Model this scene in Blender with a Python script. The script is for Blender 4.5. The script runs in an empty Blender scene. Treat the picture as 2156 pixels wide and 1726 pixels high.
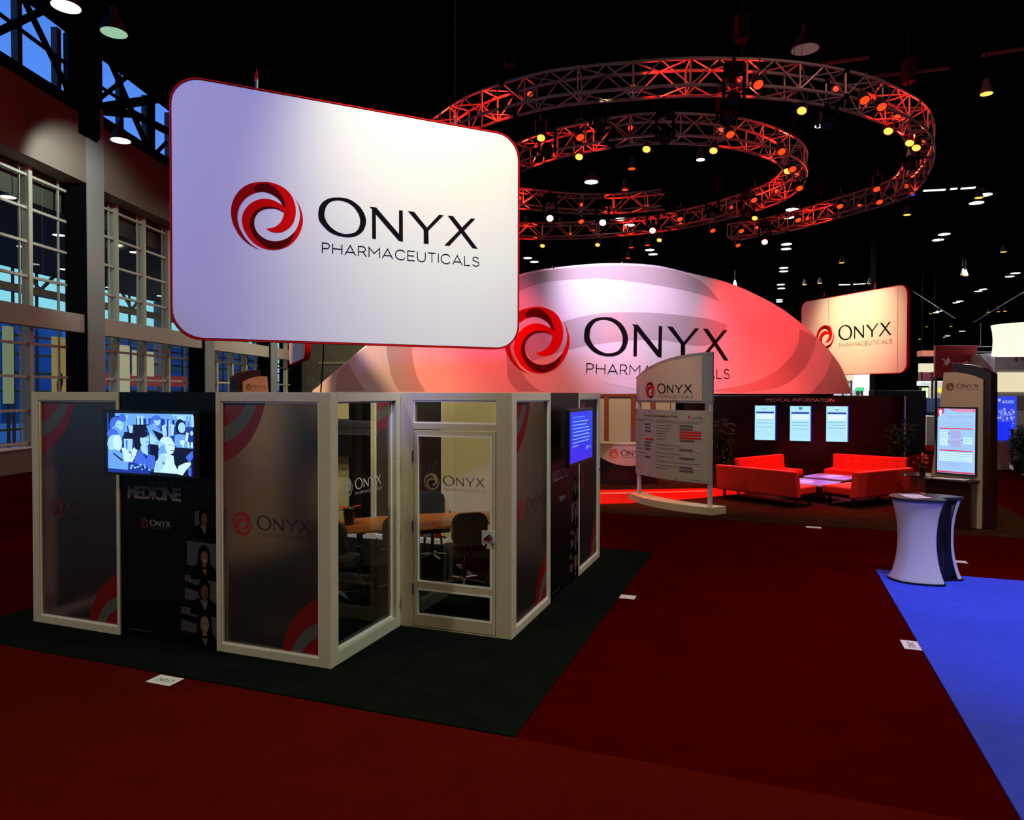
import bpy, bmesh, math, random
from math import sin, cos, pi, sqrt, atan2, radians as R
from mathutils import Vector, Matrix
from mathutils.geometry import tessellate_polygon
random.seed(7)
SC = bpy.context.scene
COL = SC.collection

# ------------------------------------------------------------------ camera
FPX, PCY, PITCH, ROLL, CH = 1486.28, 849.99, 0.0158, 0.0016, 2.44
cd = bpy.data.cameras.new('camera'); cam = bpy.data.objects.new('camera', cd); COL.objects.link(cam)
cd.sensor_width = 36; cd.lens = FPX / 2156 * 36; cd.shift_y = (PCY - 863) / 2156
cd.clip_start = 0.05; cd.clip_end = 600
cam.matrix_world = Matrix.Translation((0, 0, CH)) @ Matrix.Rotation(pi/2 - PITCH, 4, 'X') @ Matrix.Rotation(ROLL, 4, 'Z')
SC.camera = cam
vs = SC.view_settings
vs.view_transform = 'Standard'; vs.look = 'None'; vs.gamma = 1; vs.exposure = 0.0; vs.use_curve_mapping = False
SC.cycles.max_bounces = 8; SC.cycles.transparent_max_bounces = 12
SC.cycles.diffuse_bounces = 2; SC.cycles.glossy_bounces = 3; SC.cycles.transmission_bounces = 6
SC.cycles.sample_clamp_indirect = 3.0; SC.cycles.caustics_refractive = False; SC.cycles.caustics_reflective = False

# ------------------------------------------------------------------ dusk sky
w = bpy.data.worlds.new('World'); SC.world = w; w.use_nodes = True
nt = w.node_tree; nt.nodes.clear()
wo = nt.nodes.new('ShaderNodeOutputWorld'); bg = nt.nodes.new('ShaderNodeBackground')
tc = nt.nodes.new('ShaderNodeTexCoord'); sp = nt.nodes.new('ShaderNodeSeparateXYZ'); cr = nt.nodes.new('ShaderNodeValToRGB')
nt.links.new(tc.outputs['Generated'], sp.inputs[0]); nt.links.new(sp.outputs['Z'], cr.inputs[0])
nt.links.new(cr.outputs[0], bg.inputs[0]); nt.links.new(bg.outputs[0], wo.inputs[0])
e = cr.color_ramp.elements
e[0].position = 0.0; e[0].color = (0.02, 0.10, 0.35, 1)
e[1].position = 0.5; e[1].color = (0.06, 0.20, 0.85, 1)
e.new(0.03).color = (0.30, 0.80, 0.95, 1); e.new(0.13).color = (0.34, 0.85, 1.0, 1); e.new(0.27).color = (0.10, 0.30, 0.95, 1)
bg.inputs[1].default_value = 1.0

# ------------------------------------------------------------------ large lights (house lamps, theatre spots and added helper lights)
def light(kind, loc, power, color=(1, 1, 1), size=0.3, target=None, spot=60, blend=0.6, name=None, parent=None):
    l = bpy.data.lights.new(name or 'lamp_light', kind); l.energy = power; l.color = color
    if kind == 'AREA': l.shape = 'DISK'; l.size = size
    else: l.shadow_soft_size = size
    if kind == 'SPOT': l.spot_size = R(spot); l.spot_blend = blend
    o = bpy.data.objects.new(name or 'lamp_light', l); COL.objects.link(o); o.location = loc
    if target is not None:
        o.rotation_euler = (Vector(target) - Vector(loc)).to_track_quat('-Z', 'Y').to_euler()
    if parent: o.parent = parent
    return o

HOUSE = [  # ceiling house lamps giving the room's general light
    ((-7.0, 1.0, 10.2), 330, (1.0, 0.86, 0.55)), ((1.5, -4.5, 10.2), 400, (1.0, 0.76, 0.42)),
    ((10.5, 2.5, 10.2), 420, (0.90, 1.0, 0.88)), ((6.0, 9.5, 10.2), 170, (1.0, 0.40, 0.32)), ((-7.5, 37.0, 10.2), 900, (1.0, 0.95, 0.62)),  # last two added: one reddens the lounge aisle, one brightens the end wall
]
for l, p, c in HOUSE: light('AREA', l, p, c, 0.5)
light('SPOT', (-0.9, 6.2, 9.8), 2300, (1.0, 0.84, 0.48), 0.15, (-2.0, 11.2, 1.3), 32, 0.7, 'booth_spot')  # added spot, brightens the booth's cream rear wall and frosted panes
light('SPOT', (5.6, 4.6, 9.6), 800, (0.86, 1.0, 0.84), 0.15, (0.5, 7.5, 0.8), 44, 0.8, 'booth_spot')
light('SPOT', (0.4, 4.9, 8.4), 1450, (1.0, 0.95, 0.52), 0.2, (-0.75, 7.65, 5.0), 50, 1.0, 'sign_spot')
light('SPOT', (-2.5, -2.0, 7.5), 2100, (0.20, 0.22, 1.0), 0.2, (-1.7, 7.3, 4.35), 27, 0.35, 'sign_spot')  # added lavender spot in place of the cool ambient light on the sign
light('SPOT', (4.5, 6.0, 9.8), 1500, (0.30, 0.34, 1.0), 0.2, (5.9, 7.4, 0.0), 42, 0.9, 'carpet_spot')
# arch washes: white in the middle, red at both flanks, amber at the left end
light('SPOT', (2.0, 13.2, 7.4), 2100, (0.95, 0.66, 1.0), 0.15, (2.7, 17.3, 4.9), 52, 1.0, 'arch_spot')
light('SPOT', (7.1, 14.8, 7.4), 2300, (1.0, 0.02, 0.03), 0.15, (7.2, 18.9, 3.6), 66, 0.9, 'arch_spot')
light('SPOT', (-1.3, 12.8, 7.4), 2200, (1.0, 0.02, 0.02), 0.15, (-0.6, 16.6, 3.2), 48, 0.9, 'arch_spot')
light('SPOT', (-5.2, 12.4, 7.4), 1900, (1.0, 0.50, 0.24), 0.15, (-3.6, 16.4, 2.8), 50, 0.9, 'arch_spot')
light('SPOT', (6.8, 19.9, 7.0), 1150, (1.0, 0.85, 0.42), 0.2, (10.2, 21.2, 4.8), 52, 1.0, 'sign_spot')
light('SPOT', (6.8, 20.3, 6.6), 420, (1.0, 0.36, 0.22), 0.2, (10.4, 21.0, 3.4), 80, 1.0, 'sign_spot')
light('SPOT', (0.5, 11.5, 7.5), 700, (0.85, 0.85, 1.0), 0.2, (-3.8, 12.6, 4.0), 40, 1.0, 'sign_spot')
# lounge: red light on sofas, violet on the tables, amber on the stand
light('SPOT', (7.0, 14.3, 7.6), 1700, (1.0, 0.05, 0.03), 0.2, (7.3, 17.2, 0.5), 62, 0.6, 'lounge_spot')
light('SPOT', (8.6, 17.0, 7.6), 900, (1.0, 0.06, 0.04), 0.2, (7.3, 17.2, 0.5), 60, 0.6, 'lounge_spot')
light('SPOT', (7.9, 17.6, 7.6), 3500, (0.30, 0.22, 1.0), 0.1, (7.25, 16.6, 0.4), 20, 0.5, 'table_spot')
light('SPOT', (2.6, 16.6, 7.4), 1500, (1.0, 0.05, 0.02), 0.2, (2.9, 16.6, 0.0), 34, 0.5, 'floor_spot')
light('SPOT', (1.6, 12.4, 7.6), 620, (1.0, 0.84, 0.50), 0.2, (3.0, 15.4, 1.4), 34, 0.7, 'stand_spot')
light('SPOT', (4.6, 16.6, 7.6), 300, (1.0, 0.80, 0.32), 0.2, (3.7, 15.2, 0.2), 22, 0.6, 'stand_spot')
light('SPOT', (1.9, 17.7, 6.9), 420, (1.0, 0.66, 0.38), 0.2, (2.9, 19.3, 1.3), 40, 0.7, 'desk_and_panel_spot')
light('SPOT', (2.2, 18.0, 7.0), 1100, (1.0, 0.70, 0.42), 0.2, (3.2, 21.6, 1.6), 50, 0.7, 'desk_and_panel_spot')  # added front spot on the panel row, standing in for its backlight
light('SPOT', (6.5, 9.5, 8.0), 300, (1.0, 0.82, 0.50), 0.2, (8.2, 12.7, 2.0), 34, 0.8, 'kiosk_spot')
light('SPOT', (-4.5, 13.0, 8.0), 420, (1.0, 0.55, 0.32), 0.2, (-6.2, 17.0, 2.6), 30, 0.8, 'kiosk_spot')
light('SPOT', (5.0, 5.2, 8.8), 420, (0.70, 0.62, 1.0), 0.15, (5.4, 8.7, 0.6), 22, 0.7, 'counter_spot')
light('SPOT', (18.5, 34.5, 8.0), 2500, (.85, .92, 1.0), .3, (19.2, 40, 3.2), 40, .6, 'far_lamp')  # added spot to brighten the pale far exhibit wall
for x, y, p in ((24, 36, 2500), (18, 44, 2500), (13, 40, 1200)): light('AREA', (x, y, 9.5), p, (0.9, 0.95, 1.0), 1.0, name='far_lamp')

# ------------------------------------------------------------------ pixel helpers (photograph frame 2156 x 1726)
def ray(px, py):
    x = px - 1078; y = py - PCY; c, s = cos(ROLL), sin(ROLL)
    X = (x*c + y*s) / FPX; Z = -(-x*s + y*c) / FPX
    return Vector((X, cos(PITCH) + Z*sin(PITCH), -sin(PITCH) + Z*cos(PITCH)))
CAMP = Vector((0, 0, CH))
def fl(px, py, z=0.0):
    d = ray(px, py); return CAMP + d * ((z - CH) / d.z)
def dp(px, py, Y):
    d = ray(px, py); return CAMP + d * (Y / d.y)
class Plane:                                    # an upright plane through o, running along angle a
    def __init__(s, o, a):
        s.o = Vector((o[0], o[1], 0)); s.a = a; s.ux = Vector((cos(a), sin(a), 0)); s.n = Vector((-sin(a), cos(a), 0))
    def __call__(s, px, py):
        d = ray(px, py); t = (s.o - CAMP).dot(s.n) / d.dot(s.n); q = CAMP + d*t
        return ((q - s.o).dot(s.ux), q.z)
    def w(s, u, n=0, z=0): return s.o + s.ux*u + s.n*n + Vector((0, 0, z))

# ------------------------------------------------------------------ materials
def srgb(r, g, b):
    f = lambda c: (c/255/12.92) if c <= 10.3 else ((c/255 + .055)/1.055)**2.4
    return (f(r), f(g), f(b))
MATS = {}
def M(name, col=(.5, .5, .5), rough=.6, metal=0.0, noise=0.0, nscale=40.0, bump=0.0, spec=.5, coat=0.0, sheen=0.0, stretch=None):
    if name in MATS: return MATS[name]
    m = bpy.data.materials.new(name); MATS[name] = m; m.use_nodes = True
    n = m.node_tree; b = n.nodes['Principled BSDF']
    b.inputs['Base Color'].default_value = (*col, 1); b.inputs['Roughness'].default_value = rough; b.inputs['Metallic'].default_value = metal
    b.inputs['Specular IOR Level'].default_value = spec
    if coat: b.inputs['Coat Weight'].default_value = coat; b.inputs['Coat Roughness'].default_value = .08
    if noise or bump:
        t = n.nodes.new('ShaderNodeTexCoord'); x = n.nodes.new('ShaderNodeTexNoise'); x.inputs['Scale'].default_value = nscale; x.inputs['Detail'].default_value = 12 if rough == 1.0 else 6; x.inputs['Roughness'].default_value = .82 if rough == 1.0 else .5
        src = t.outputs['Object']
        if stretch:
            mp = n.nodes.new('ShaderNodeMapping'); mp.inputs['Scale'].default_value = stretch; n.links.new(src, mp.inputs[0]); src = mp.outputs[0]
        n.links.new(src, x.inputs['Vector'])
        if noise:
            r = n.nodes.new('ShaderNodeValToRGB'); r.color_ramp.elements[0].position = .3; r.color_ramp.elements[1].position = .7
            r.color_ramp.elements[0].color = (*[c*(1-noise) for c in col], 1); r.color_ramp.elements[1].color = (*[min(1, c*(1+noise)) for c in col], 1)
            n.links.new(x.outputs['Fac'], r.inputs[0]); n.links.new(r.outputs[0], b.inputs['Base Color'])
        if bump:
            bp = n.nodes.new('ShaderNodeBump'); bp.inputs['Strength'].default_value = bump; bp.inputs['Distance'].default_value = .01
            n.links.new(x.outputs['Fac'], bp.inputs['Height']); n.links.new(bp.outputs[0], b.inputs['Normal'])
    return m
def EM(name, col, s=1.0, sample=False):
    if name in MATS: return MATS[name]
    m = bpy.data.materials.new(name); MATS[name] = m; m.use_nodes = True
    n = m.node_tree; b = n.nodes['Principled BSDF']
    b.inputs['Base Color'].default_value = (0.02, 0.02, 0.02, 1); b.inputs['Roughness'].default_value = .3
    b.inputs['Emission Color'].default_value = (*col, 1); b.inputs['Emission Strength'].default_value = s
    if not sample: m.cycles.emission_sampling = 'NONE'
    return m
def glass(name, tint=(.8, .85, .82), refl=0.9):
    if name in MATS: return MATS[name]
    m = bpy.data.materials.new(name); MATS[name] = m; m.use_nodes = True
    n = m.node_tree; n.nodes.clear()
    o = n.nodes.new('ShaderNodeOutputMaterial'); mx = n.nodes.new('ShaderNodeMixShader'); t = n.nodes.new('ShaderNodeBsdfTransparent')
    g = n.nodes.new('ShaderNodeBsdfGlossy'); f = n.nodes.new('ShaderNodeLayerWeight'); mu = n.nodes.new('ShaderNodeMath'); mu.operation = 'MULTIPLY'
    t.inputs[0].default_value = (*tint, 1); g.inputs['Roughness'].default_value = .02; g.inputs[0].default_value = (refl, refl, refl, 1)
    f.inputs[0].default_value = .5; pw = n.nodes.new('ShaderNodeMath'); pw.operation = 'POWER'; pw.inputs[1].default_value = 5
    mu.operation = 'MULTIPLY_ADD'; mu.inputs[1].default_value = .9; mu.inputs[2].default_value = .04
    n.links.new(f.outputs['Facing'], pw.inputs[0]); n.links.new(pw.outputs[0], mu.inputs[0]); n.links.new(mu.outputs[0], mx.inputs[0]); n.links.new(t.outputs[0], mx.inputs[1]); n.links.new(g.outputs[0], mx.inputs[2]); n.links.new(mx.outputs[0], o.inputs[0])
    return m
def frosted(name, col=(.62, .57, .58), tr=.86, rough=.32, k=.35):     # satin acrylic: rough refraction, a little milky diffusion, soft gloss
    if name in MATS: return MATS[name]
    m = bpy.data.materials.new(name); MATS[name] = m; m.use_nodes = True
    n = m.node_tree; n.nodes.clear()
    o = n.nodes.new('ShaderNodeOutputMaterial')
    rf = n.nodes.new('ShaderNodeBsdfRefraction'); rf.inputs['IOR'].default_value = 1.25; rf.inputs['Roughness'].default_value = rough; rf.inputs[0].default_value = (*col, 1)
    df = n.nodes.new('ShaderNodeBsdfDiffuse'); df.inputs[0].default_value = (*[c*k for c in col], 1)
    tl = n.nodes.new('ShaderNodeBsdfTranslucent'); tl.inputs[0].default_value = (*[c*k for c in col], 1)
    gl = n.nodes.new('ShaderNodeBsdfGlossy'); gl.inputs['Roughness'].default_value = .32; gl.inputs[0].default_value = (.5, .5, .5, 1)
    a = n.nodes.new('ShaderNodeMixShader'); a.inputs[0].default_value = .5; b = n.nodes.new('ShaderNodeMixShader'); b.inputs[0].default_value = tr
    c = n.nodes.new('ShaderNodeMixShader'); c.inputs[0].default_value = .12
    L = n.links.new
    L(df.outputs[0], a.inputs[1]); L(tl.outputs[0], a.inputs[2]); L(a.outputs[0], b.inputs[1]); L(rf.outputs[0], b.inputs[2]); L(b.outputs[0], c.inputs[1]); L(gl.outputs[0], c.inputs[2]); L(c.outputs[0], o.inputs[0])
    return m

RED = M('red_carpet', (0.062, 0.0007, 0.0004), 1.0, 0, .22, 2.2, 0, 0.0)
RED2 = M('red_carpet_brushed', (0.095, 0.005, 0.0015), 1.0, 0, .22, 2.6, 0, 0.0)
BLACKCARPET = M('charcoal_carpet', (.0075, .0105, .0095), 1.0, 0, .35, 3.0, .3, 0.0)
BLUECARPET = M('blue_carpet', (.06, .11, .95), 1.0, 0, .12, 6.0, .2, 0.0)
BROWNCARPET = M('brown_patterned_carpet', (.045, .018, .010), 1.0, 0, .55, 3.2, .2, 0.0)
REDINLAY = M('bright_red_carpet', (.75, .02, .01), .9, 0, .08, 8, 0, .1)
CREAM = M('cream_laminate', (.64, .60, .49), .45, 0, .03, 6)
CREAMWALL = M('cream_fabric_wall', (.62, .50, .30), .8)
ALU = M('brushed_aluminium', (.78, .81, .88), .38, .35)
CHROME = M('chrome', (.85, .85, .87), .12, 1.0)
TRUSSM = M('truss_aluminium', (.20, .17, .17), .45, .5)
BLACK = M('black_plastic', (.008, .008, .009), .35)
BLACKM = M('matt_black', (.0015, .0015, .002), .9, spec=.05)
BLACKGLOSS = M('black_gloss_graphic', (.004, .003, .004), .35, spec=.15)
BLACKFAB = M('black_fabric', (.012, .012, .013), .95)
WHITE = M('white_fabric', (.80, .80, .80), .85)
WHITEP = M('white_panel', (.78, .77, .75), .5)
PAPER = M('paper', (.95, 1.0, .97), .7)
REDP = M('red_edge', (.60, .003, .006), .7, spec=.1)
INK = M('black_ink', (.006, .003, .005), .8, spec=.05)
INKL = M('dark_grey_ink', (.10, .08, .08), .5)
GREYV = M('frost_vinyl', (.42, .42, .43), .6)
WHITEV = M('white_vinyl', (.75, .75, .75), .5)
LR1 = M('logo_red', (.74, .002, .003), .8, spec=.04)
LR2 = M('logo_mid_red', (.38, .002, .003), .8, spec=.04)
LR3 = M('logo_dark_red', (.10, .001, .002), .8, spec=.04)
SOFA = M('red_upholstery', (.80, .022, .008), .75, 0, .04, 30, .1)
WOOD = M('cherry_table_top', (.48, .15, .04), .28, 0, .12, 5, 0, .5, 0, 0, (1, 8, 8))
DKWOOD = M('dark_walnut', (.035, .008, .004), .25, 0, .3, 4, 0, .5, 0, 0, (1, 1, 8))
PINKM = M('swirl_grey_print', (.50, .46, .46), .55)
CLEAR = glass('clear_glass', (.86, .90, .87))
WINGLASS = glass('window_glass', (.90, .95, .95))
FROST = frosted('frosted_acrylic')
FROSTRED = frosted('frosted_red_print', (.62, .010, .012), .30, .35, 1.0)
FROSTWHITE = frosted('frosted_white_print', (.62, .60, .60), .45, .4, .6)
DARKSTEEL = M('dark_painted_steel', (.035, .035, .042), .55)
COLGREY = M('grey_column_lit_face', (.22, .225, .24), .5)
BRONZE = M('bronze_fascia', (.16, .13, .11), .6)
MULL = M('window_mullion', (.42, .40, .34), .5)
BEAMM = M('pale_beam', (.36, .32, .30), .6)
GREEN = M('dark_leaf', (.025, .05, .010), .8, spec=.1)
LAMP = EM('lamp_lens_white', (.85, 1.0, .95), 6); LAMPW = EM('lamp_lens_warm', (1.0, .42, .06), 2.2)
LAMPR = EM('lamp_lens_red', (1.0, .04, .01), 2.2); LAMPO = EM('lamp_lens_orange', (1.0, .045, .006), 1.8); LAMPB = EM('lamp_lens_blue', (.02, .05, 1.0), 3)
LAMPDIM = EM('lamp_lens_dim_glow', (.35, .22, .2), .25); LAMPBIG = EM('lamp_lens_beam', (1.0, .75, .85), 30); LAMPBIGR = EM('lamp_lens_red_beam', (1.0, .10, .09), 30)  # switched-off lens gets a faint glow for its dim tone

# ------------------------------------------------------------------ mesh builder
class MB:
    def __init__(s): s.v = []; s.f = []; s.m = []; s.mats = []
    def mi(s, m):
        if m not in s.mats: s.mats.append(m)
        return s.mats.index(m)
    def add(s, vs, fs, m):
        b = len(s.v); s.v += [tuple(x) for x in vs]; k = s.mi(m)
        for f in fs: s.f.append([b + i for i in f]); s.m.append(k)
        return s
    def box(s, x0, x1, y0, y1, z0, z1, m, T=None):
        v = [Vector(p) for p in ((x0,y0,z0),(x1,y0,z0),(x1,y1,z0),(x0,y1,z0),(x0,y0,z1),(x1,y0,z1),(x1,y1,z1),(x0,y1,z1))]
        if T: v = [T @ p for p in v]
        return s.add(v, [(0,3,2,1),(4,5,6,7),(0,1,5,4),(1,2,6,5),(2,3,7,6),(3,0,4,7)], m)
    def tube(s, pts, r, m, n=8, cap=True):
        pts = [Vector(p) for p in pts]; rings = []; base = len(s.v); k = s.mi(m); up = None
        for i, p in enumerate(pts):
            d = (pts[min(i+1, len(pts)-1)] - pts[max(i-1, 0)]).normalized()
            if up is None: up = d.orthogonal().normalized()
            else: up = (up - d*up.dot(d)); up = up.normalized() if up.length > 1e-6 else d.orthogonal().normalized()
            sd = d.cross(up); rr = r[i] if isinstance(r, (list, tuple)) else r
            for j in range(n):
                a = 2*pi*j/n; s.v.append(tuple(p + (up*cos(a) + sd*sin(a))*rr))
        for i in range(len(pts)-1):
            for j in range(n):
                a = base+i*n+j; b = base+i*n+(j+1) % n; s.f.append([a, b, b+n, a+n]); s.m.append(k)
        if cap:
            s.f.append([base+j for j in range(n)][::-1]); s.m.append(k); e = base+(len(pts)-1)*n
            s.f.append([e+j for j in range(n)]); s.m.append(k)
        return s
    def lathe(s, prof, m, n=24, c=(0, 0, 0), T=None):     # prof: (r, z) list
        base = len(s.v); k = s.mi(m)
        for r, z in prof:
            for j in range(n):
                a = 2*pi*j/n; p = Vector((c[0]+r*cos(a), c[1]+r*sin(a), c[2]+z)); s.v.append(tuple(T @ p if T else p))
        for i in range(len(prof)-1):
            for j in range(n):
                a = base+i*n+j; b = base+i*n+(j+1) % n; s.f.append([a, b, b+n, a+n]); s.m.append(k)
        s.f.append([base+j for j in range(n)][::-1]); s.m.append(k); e = base+(len(prof)-1)*n
        s.f.append([e+j for j in range(n)]); s.m.append(k)
        return s
    def prism(s, poly, f0, f1, m):                        # poly 2d; f0, f1 map (u, v) to 3d for the two faces
        tri = tessellate_polygon([[Vector((a, b, 0)) for a, b in poly]]); n = len(poly)
        s.add([f0(a, b) for a, b in poly] + [f1(a, b) for a, b in poly],
              [tuple(t) for t in tri] + [tuple(i+n for i in t[::-1]) for t in tri] + [(i, (i+1) % n, (i+1) % n+n, i+n) for i in range(n)], m)
        return s
    def flat(s, poly, f, m):
        tri = tessellate_polygon([[Vector((a, b, 0)) for a, b in poly]])
        return s.add([f(a, b) for a, b in poly], [tuple(t) for t in tri], m)
    def build(s, name, parent=None, bevel=0, smooth=False, loc=None, rotz=0, seg=2, fix=True):
        me = bpy.data.meshes.new(name); me.from_pydata(s.v, [], s.f); me.update()
        for m in s.mats: me.materials.append(m)
        me.polygons.foreach_set('material_index', s.m)
        if fix:
            bm = bmesh.new(); bm.from_mesh(me); bmesh.ops.recalc_face_normals(bm, faces=bm.faces); bm.to_mesh(me); bm.free()
        if smooth:
            me.polygons.foreach_set('use_smooth', [True]*len(me.polygons))
            me.set_sharp_from_angle(angle=R(40))
        o = bpy.data.objects.new(name, me); COL.objects.link(o)
        if parent: o.parent = parent
        if loc is not None: o.location = loc
        if rotz: o.rotation_euler.z = rotz
        if bevel:
            b = o.modifiers.new('bevel', 'BEVEL'); b.width = bevel; b.segments = seg; b.limit_method = 'ANGLE'; b.angle_limit = R(40)
        return o
def tag(o, label, cat, group=None, kind=None):
    o['label'] = label; o['category'] = cat
    if group: o['group'] = group
    if kind: o['kind'] = kind
    return o
def thing(name, label, cat, loc=(0, 0, 0), rotz=0, group=None):
    o = bpy.data.objects.new(name, None); COL.objects.link(o); o.location = loc; o.rotation_euler = (0, 0, rotz); o.empty_display_size = .1
    return tag(o, label, cat, group)
def struct(o): o['kind'] = 'structure'; return o
def dup(o, loc=None, rotz=None, label=None, group=None, parent=None):
    c = o.copy(); COL.objects.link(c)
    if parent: c.parent = parent
    if loc is not None: c.location = loc
    if rotz is not None: c.rotation_euler = (0, 0, rotz)
    if label: c['label'] = label
    if group: c['group'] = group
    for ch in list(o.children): dup(ch, parent=c)
    return c
def smooth_pts(P, n=6, closed=False):
    out = []; N = len(P)
    g = (lambda i: P[i % N]) if closed else (lambda i: P[max(0, min(N-1, i))])
    for i in range(N if closed else N-1):
        a, b, c, d = g(i-1), g(i), g(i+1), g(i+2)
        for k in range(n):
            t = k/n
            out.append(tuple(.5*(2*b[q] + (c[q]-a[q])*t + (2*a[q]-5*b[q]+4*c[q]-d[q])*t*t + (3*b[q]-a[q]-3*c[q]+d[q])*t**3) for q in range(len(b))))
    if not closed: out.append(tuple(P[-1]))
    return out
def ell(cx, cy, rx, ry, n=24, a=0):
    return [(cx + rx*cos(t)*cos(a) - ry*sin(t)*sin(a), cy + rx*cos(t)*sin(a) + ry*sin(t)*cos(a)) for t in (2*pi*i/n for i in range(n))]
def rrect(x0, x1, y0, y1, r, n=6):
    P = []
    for cx, cy, a0 in ((x1-r, y0+r, -pi/2), (x1-r, y1-r, 0), (x0+r, y1-r, pi/2), (x0+r, y0+r, pi)):
        P += [(cx + r*cos(a0 + pi/2*i/n), cy + r*sin(a0 + pi/2*i/n)) for i in range(n+1)]
    return P

# ------------------------------------------------------------------ lettering
_TX = {}
def text_geo(s, spacing=1.0, off=0.0):
    k = (s, spacing, off)
    if k not in _TX:
        c = bpy.data.curves.new('t', 'FONT'); c.body = s; c.size = 1; c.space_character = spacing; c.offset = off; c.resolution_u = 3
        o = bpy.data.objects.new('t', c); COL.objects.link(o); bpy.context.view_layer.update()
        me = bpy.data.meshes.new_from_object(o.evaluated_get(bpy.context.evaluated_depsgraph_get()))
        V = [(v.co.x, v.co.y) for v in me.vertices]; F = [tuple(p.vertices) for p in me.polygons]
        COL.objects.unlink(o); bpy.data.objects.remove(o); bpy.data.curves.remove(c); bpy.data.meshes.remove(me)
        x0 = min(v[0] for v in V); x1 = max(v[0] for v in V)
        _TX[k] = ([((x-x0)/(x1-x0), y/.72) for x, y in V], F)
    return _TX[k]
def put_text(mb, s, x0, x1, y, h, m, f, spacing=1.0, off=0.0):     # x0..x1 wide, baseline y, cap height h
    V, F = text_geo(s, spacing, off); mb.add([f(x0 + a*(x1-x0), y + b*h) for a, b in V], F, m)
def bars(mb, x0, x1, y, h, m, f, rnd=random):                     # lines of print too small to read: word-like dashes
    x = x0
    while x < x1 - h*.4:
        wd = min(rnd.uniform(1.4, 5.0)*h, x1 - x)
        mb.add([f(x, y), f(x+wd, y), f(x+wd, y+h), f(x, y+h)], [(0, 1, 2, 3)], m); x += wd + h*.8
STROKES = {   # light sans capitals on a unit cap height: (width, list of polylines)
    'P': (.62, [[(0,0),(0,1),(.34,1),(.5,.95),(.58,.84),(.6,.72),(.57,.6),(.48,.5),(.34,.45),(0,.45)]]),
    'H': (.8, [[(0,0),(0,1)],[(.8,0),(.8,1)],[(0,.52),(.8,.52)]]),
    'A': (.94, [[(0,0),(.47,1),(.94,0)],[(.16,.3),(.78,.3)]]),
    'R': (.68, [[(0,0),(0,1),(.36,1),(.52,.95),(.6,.84),(.62,.72),(.58,.6),(.5,.5),(.36,.45),(0,.45)],[(.38,.45),(.7,0)]]),
    'M': (.96, [[(0,0),(0,1),(.48,.4),(.96,1),(.96,0)]]),
    'C': (.9, [[(.88,.8),(.76,.93),(.6,1),(.45,1.0),(.27,.96),(.12,.84),(.02,.66),(0,.5),(.02,.34),(.12,.16),(.27,.04),(.45,0),(.6,0),(.76,.07),(.88,.2)]]),
    'E': (.66, [[(.66,1),(0,1),(0,0),(.68,0)],[(0,.5),(.6,.5)]]),
    'U': (.76, [[(0,1),(0,.35),(.04,.18),(.14,.06),(.28,0),(.48,0),(.62,.06),(.72,.18),(.76,.35),(.76,1)]]),
    'T': (.76, [[(0,1),(.76,1)],[(.38,1),(.38,0)]]), 'I': (.0, [[(0,0),(0,1)]]), 'L': (.56, [[(0,1),(0,0),(.56,0)]]),
    'S': (.66, [[(.62,.84),(.5,.96),(.34,1),(.16,.97),(.05,.86),(.04,.72),(.12,.6),(.32,.54),(.5,.48),(.63,.38),(.66,.24),(.58,.09),(.44,.01),(.3,0),(.14,.04),(0,.17)]])}
def stroke_text(mb, s, x0, x1, y, h, m, f, wt=.1):
    gap = .26; tot = sum(STROKES[c][0] for c in s) + gap*(len(s)-1); sx = (x1-x0)/tot; x = x0; hw = wt*h/2
    for c in s:
        wd, pl = STROKES[c]
        for P in pl:
            Q = [Vector((x + a*sx, y + b*h)) for a, b in P]
            L, Rr = [], []
            for i, p in enumerate(Q):
                d1 = (Q[i]-Q[i-1]).normalized() if i else None; d2 = (Q[i+1]-Q[i]).normalized() if i < len(Q)-1 else None
                d = ((d1 or d2) + (d2 or d1)).normalized(); nn = Vector((-d.y, d.x)); k = 1/max(.45, nn.dot(Vector((-(d2 or d1).y, (d2 or d1).x))))
                L.append(p + nn*hw*k); Rr.append(p - nn*hw*k)
            mb.add([f(*p) for p in L] + [f(*p) for p in Rr], [(i, i+1, len(Q)+i+1, len(Q)+i) for i in range(len(Q)-1)], m)
        x += (wd + gap)*sx

# the swirl mark and the word, traced flat on the big hanging sign's own plane and scaled to a logo one unit wide
SIGNP = Plane(dp(360, 500, 6.5), R(26.2))
def _mk(P): return [SIGNP(475 + x*.09847, 370 + y*.09848) for x, y in P]
def _wd(P): return [SIGNP(660 + x*.16698, 400 + y*.16698) for x, y in P]
_outer = _mk(smooth_pts([(735,1580),(640,1545),(520,1480),(400,1390),(290,1270),(200,1120),(140,970),(112,790),(130,620),(190,460),(300,310),(440,205),(600,148),(800,130),(970,145),(1150,205),(1300,300),(1410,430),(1480,600),(1500,760),(1480,920),(1420,1050),(1330,1140),(1220,1200),(1100,1218),(1000,1205),(920,1170),(868,1130)], 4))
_outin = _mk(smooth_pts([(868,1130),(980,1115),(1080,1075),(1170,1000),(1230,880),(1247,785)], 4))
_outin2 = _mk(smooth_pts([(1212,632),(1150,520),(1040,430),(920,370),(780,342),(640,365),(500,430),(400,510),(320,620),(270,750),(252,890),(275,1040),(330,1180),(420,1330),(530,1450),(640,1530),(735,1580)], 4))
_in_o = _mk(smooth_pts([(1340,740),(1212,632),(1100,560),(980,512),(830,490),(680,515),(550,580),(450,670),(380,790),(346,930),(365,1080),(430,1230),(530,1370),(650,1470),(800,1550),(1000,1585),(1180,1565),(1350,1495),(1490,1370),(1590,1210),(1645,1040),(1650,900),(1620,750),(1560,600),(1470,460)], 4))
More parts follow.
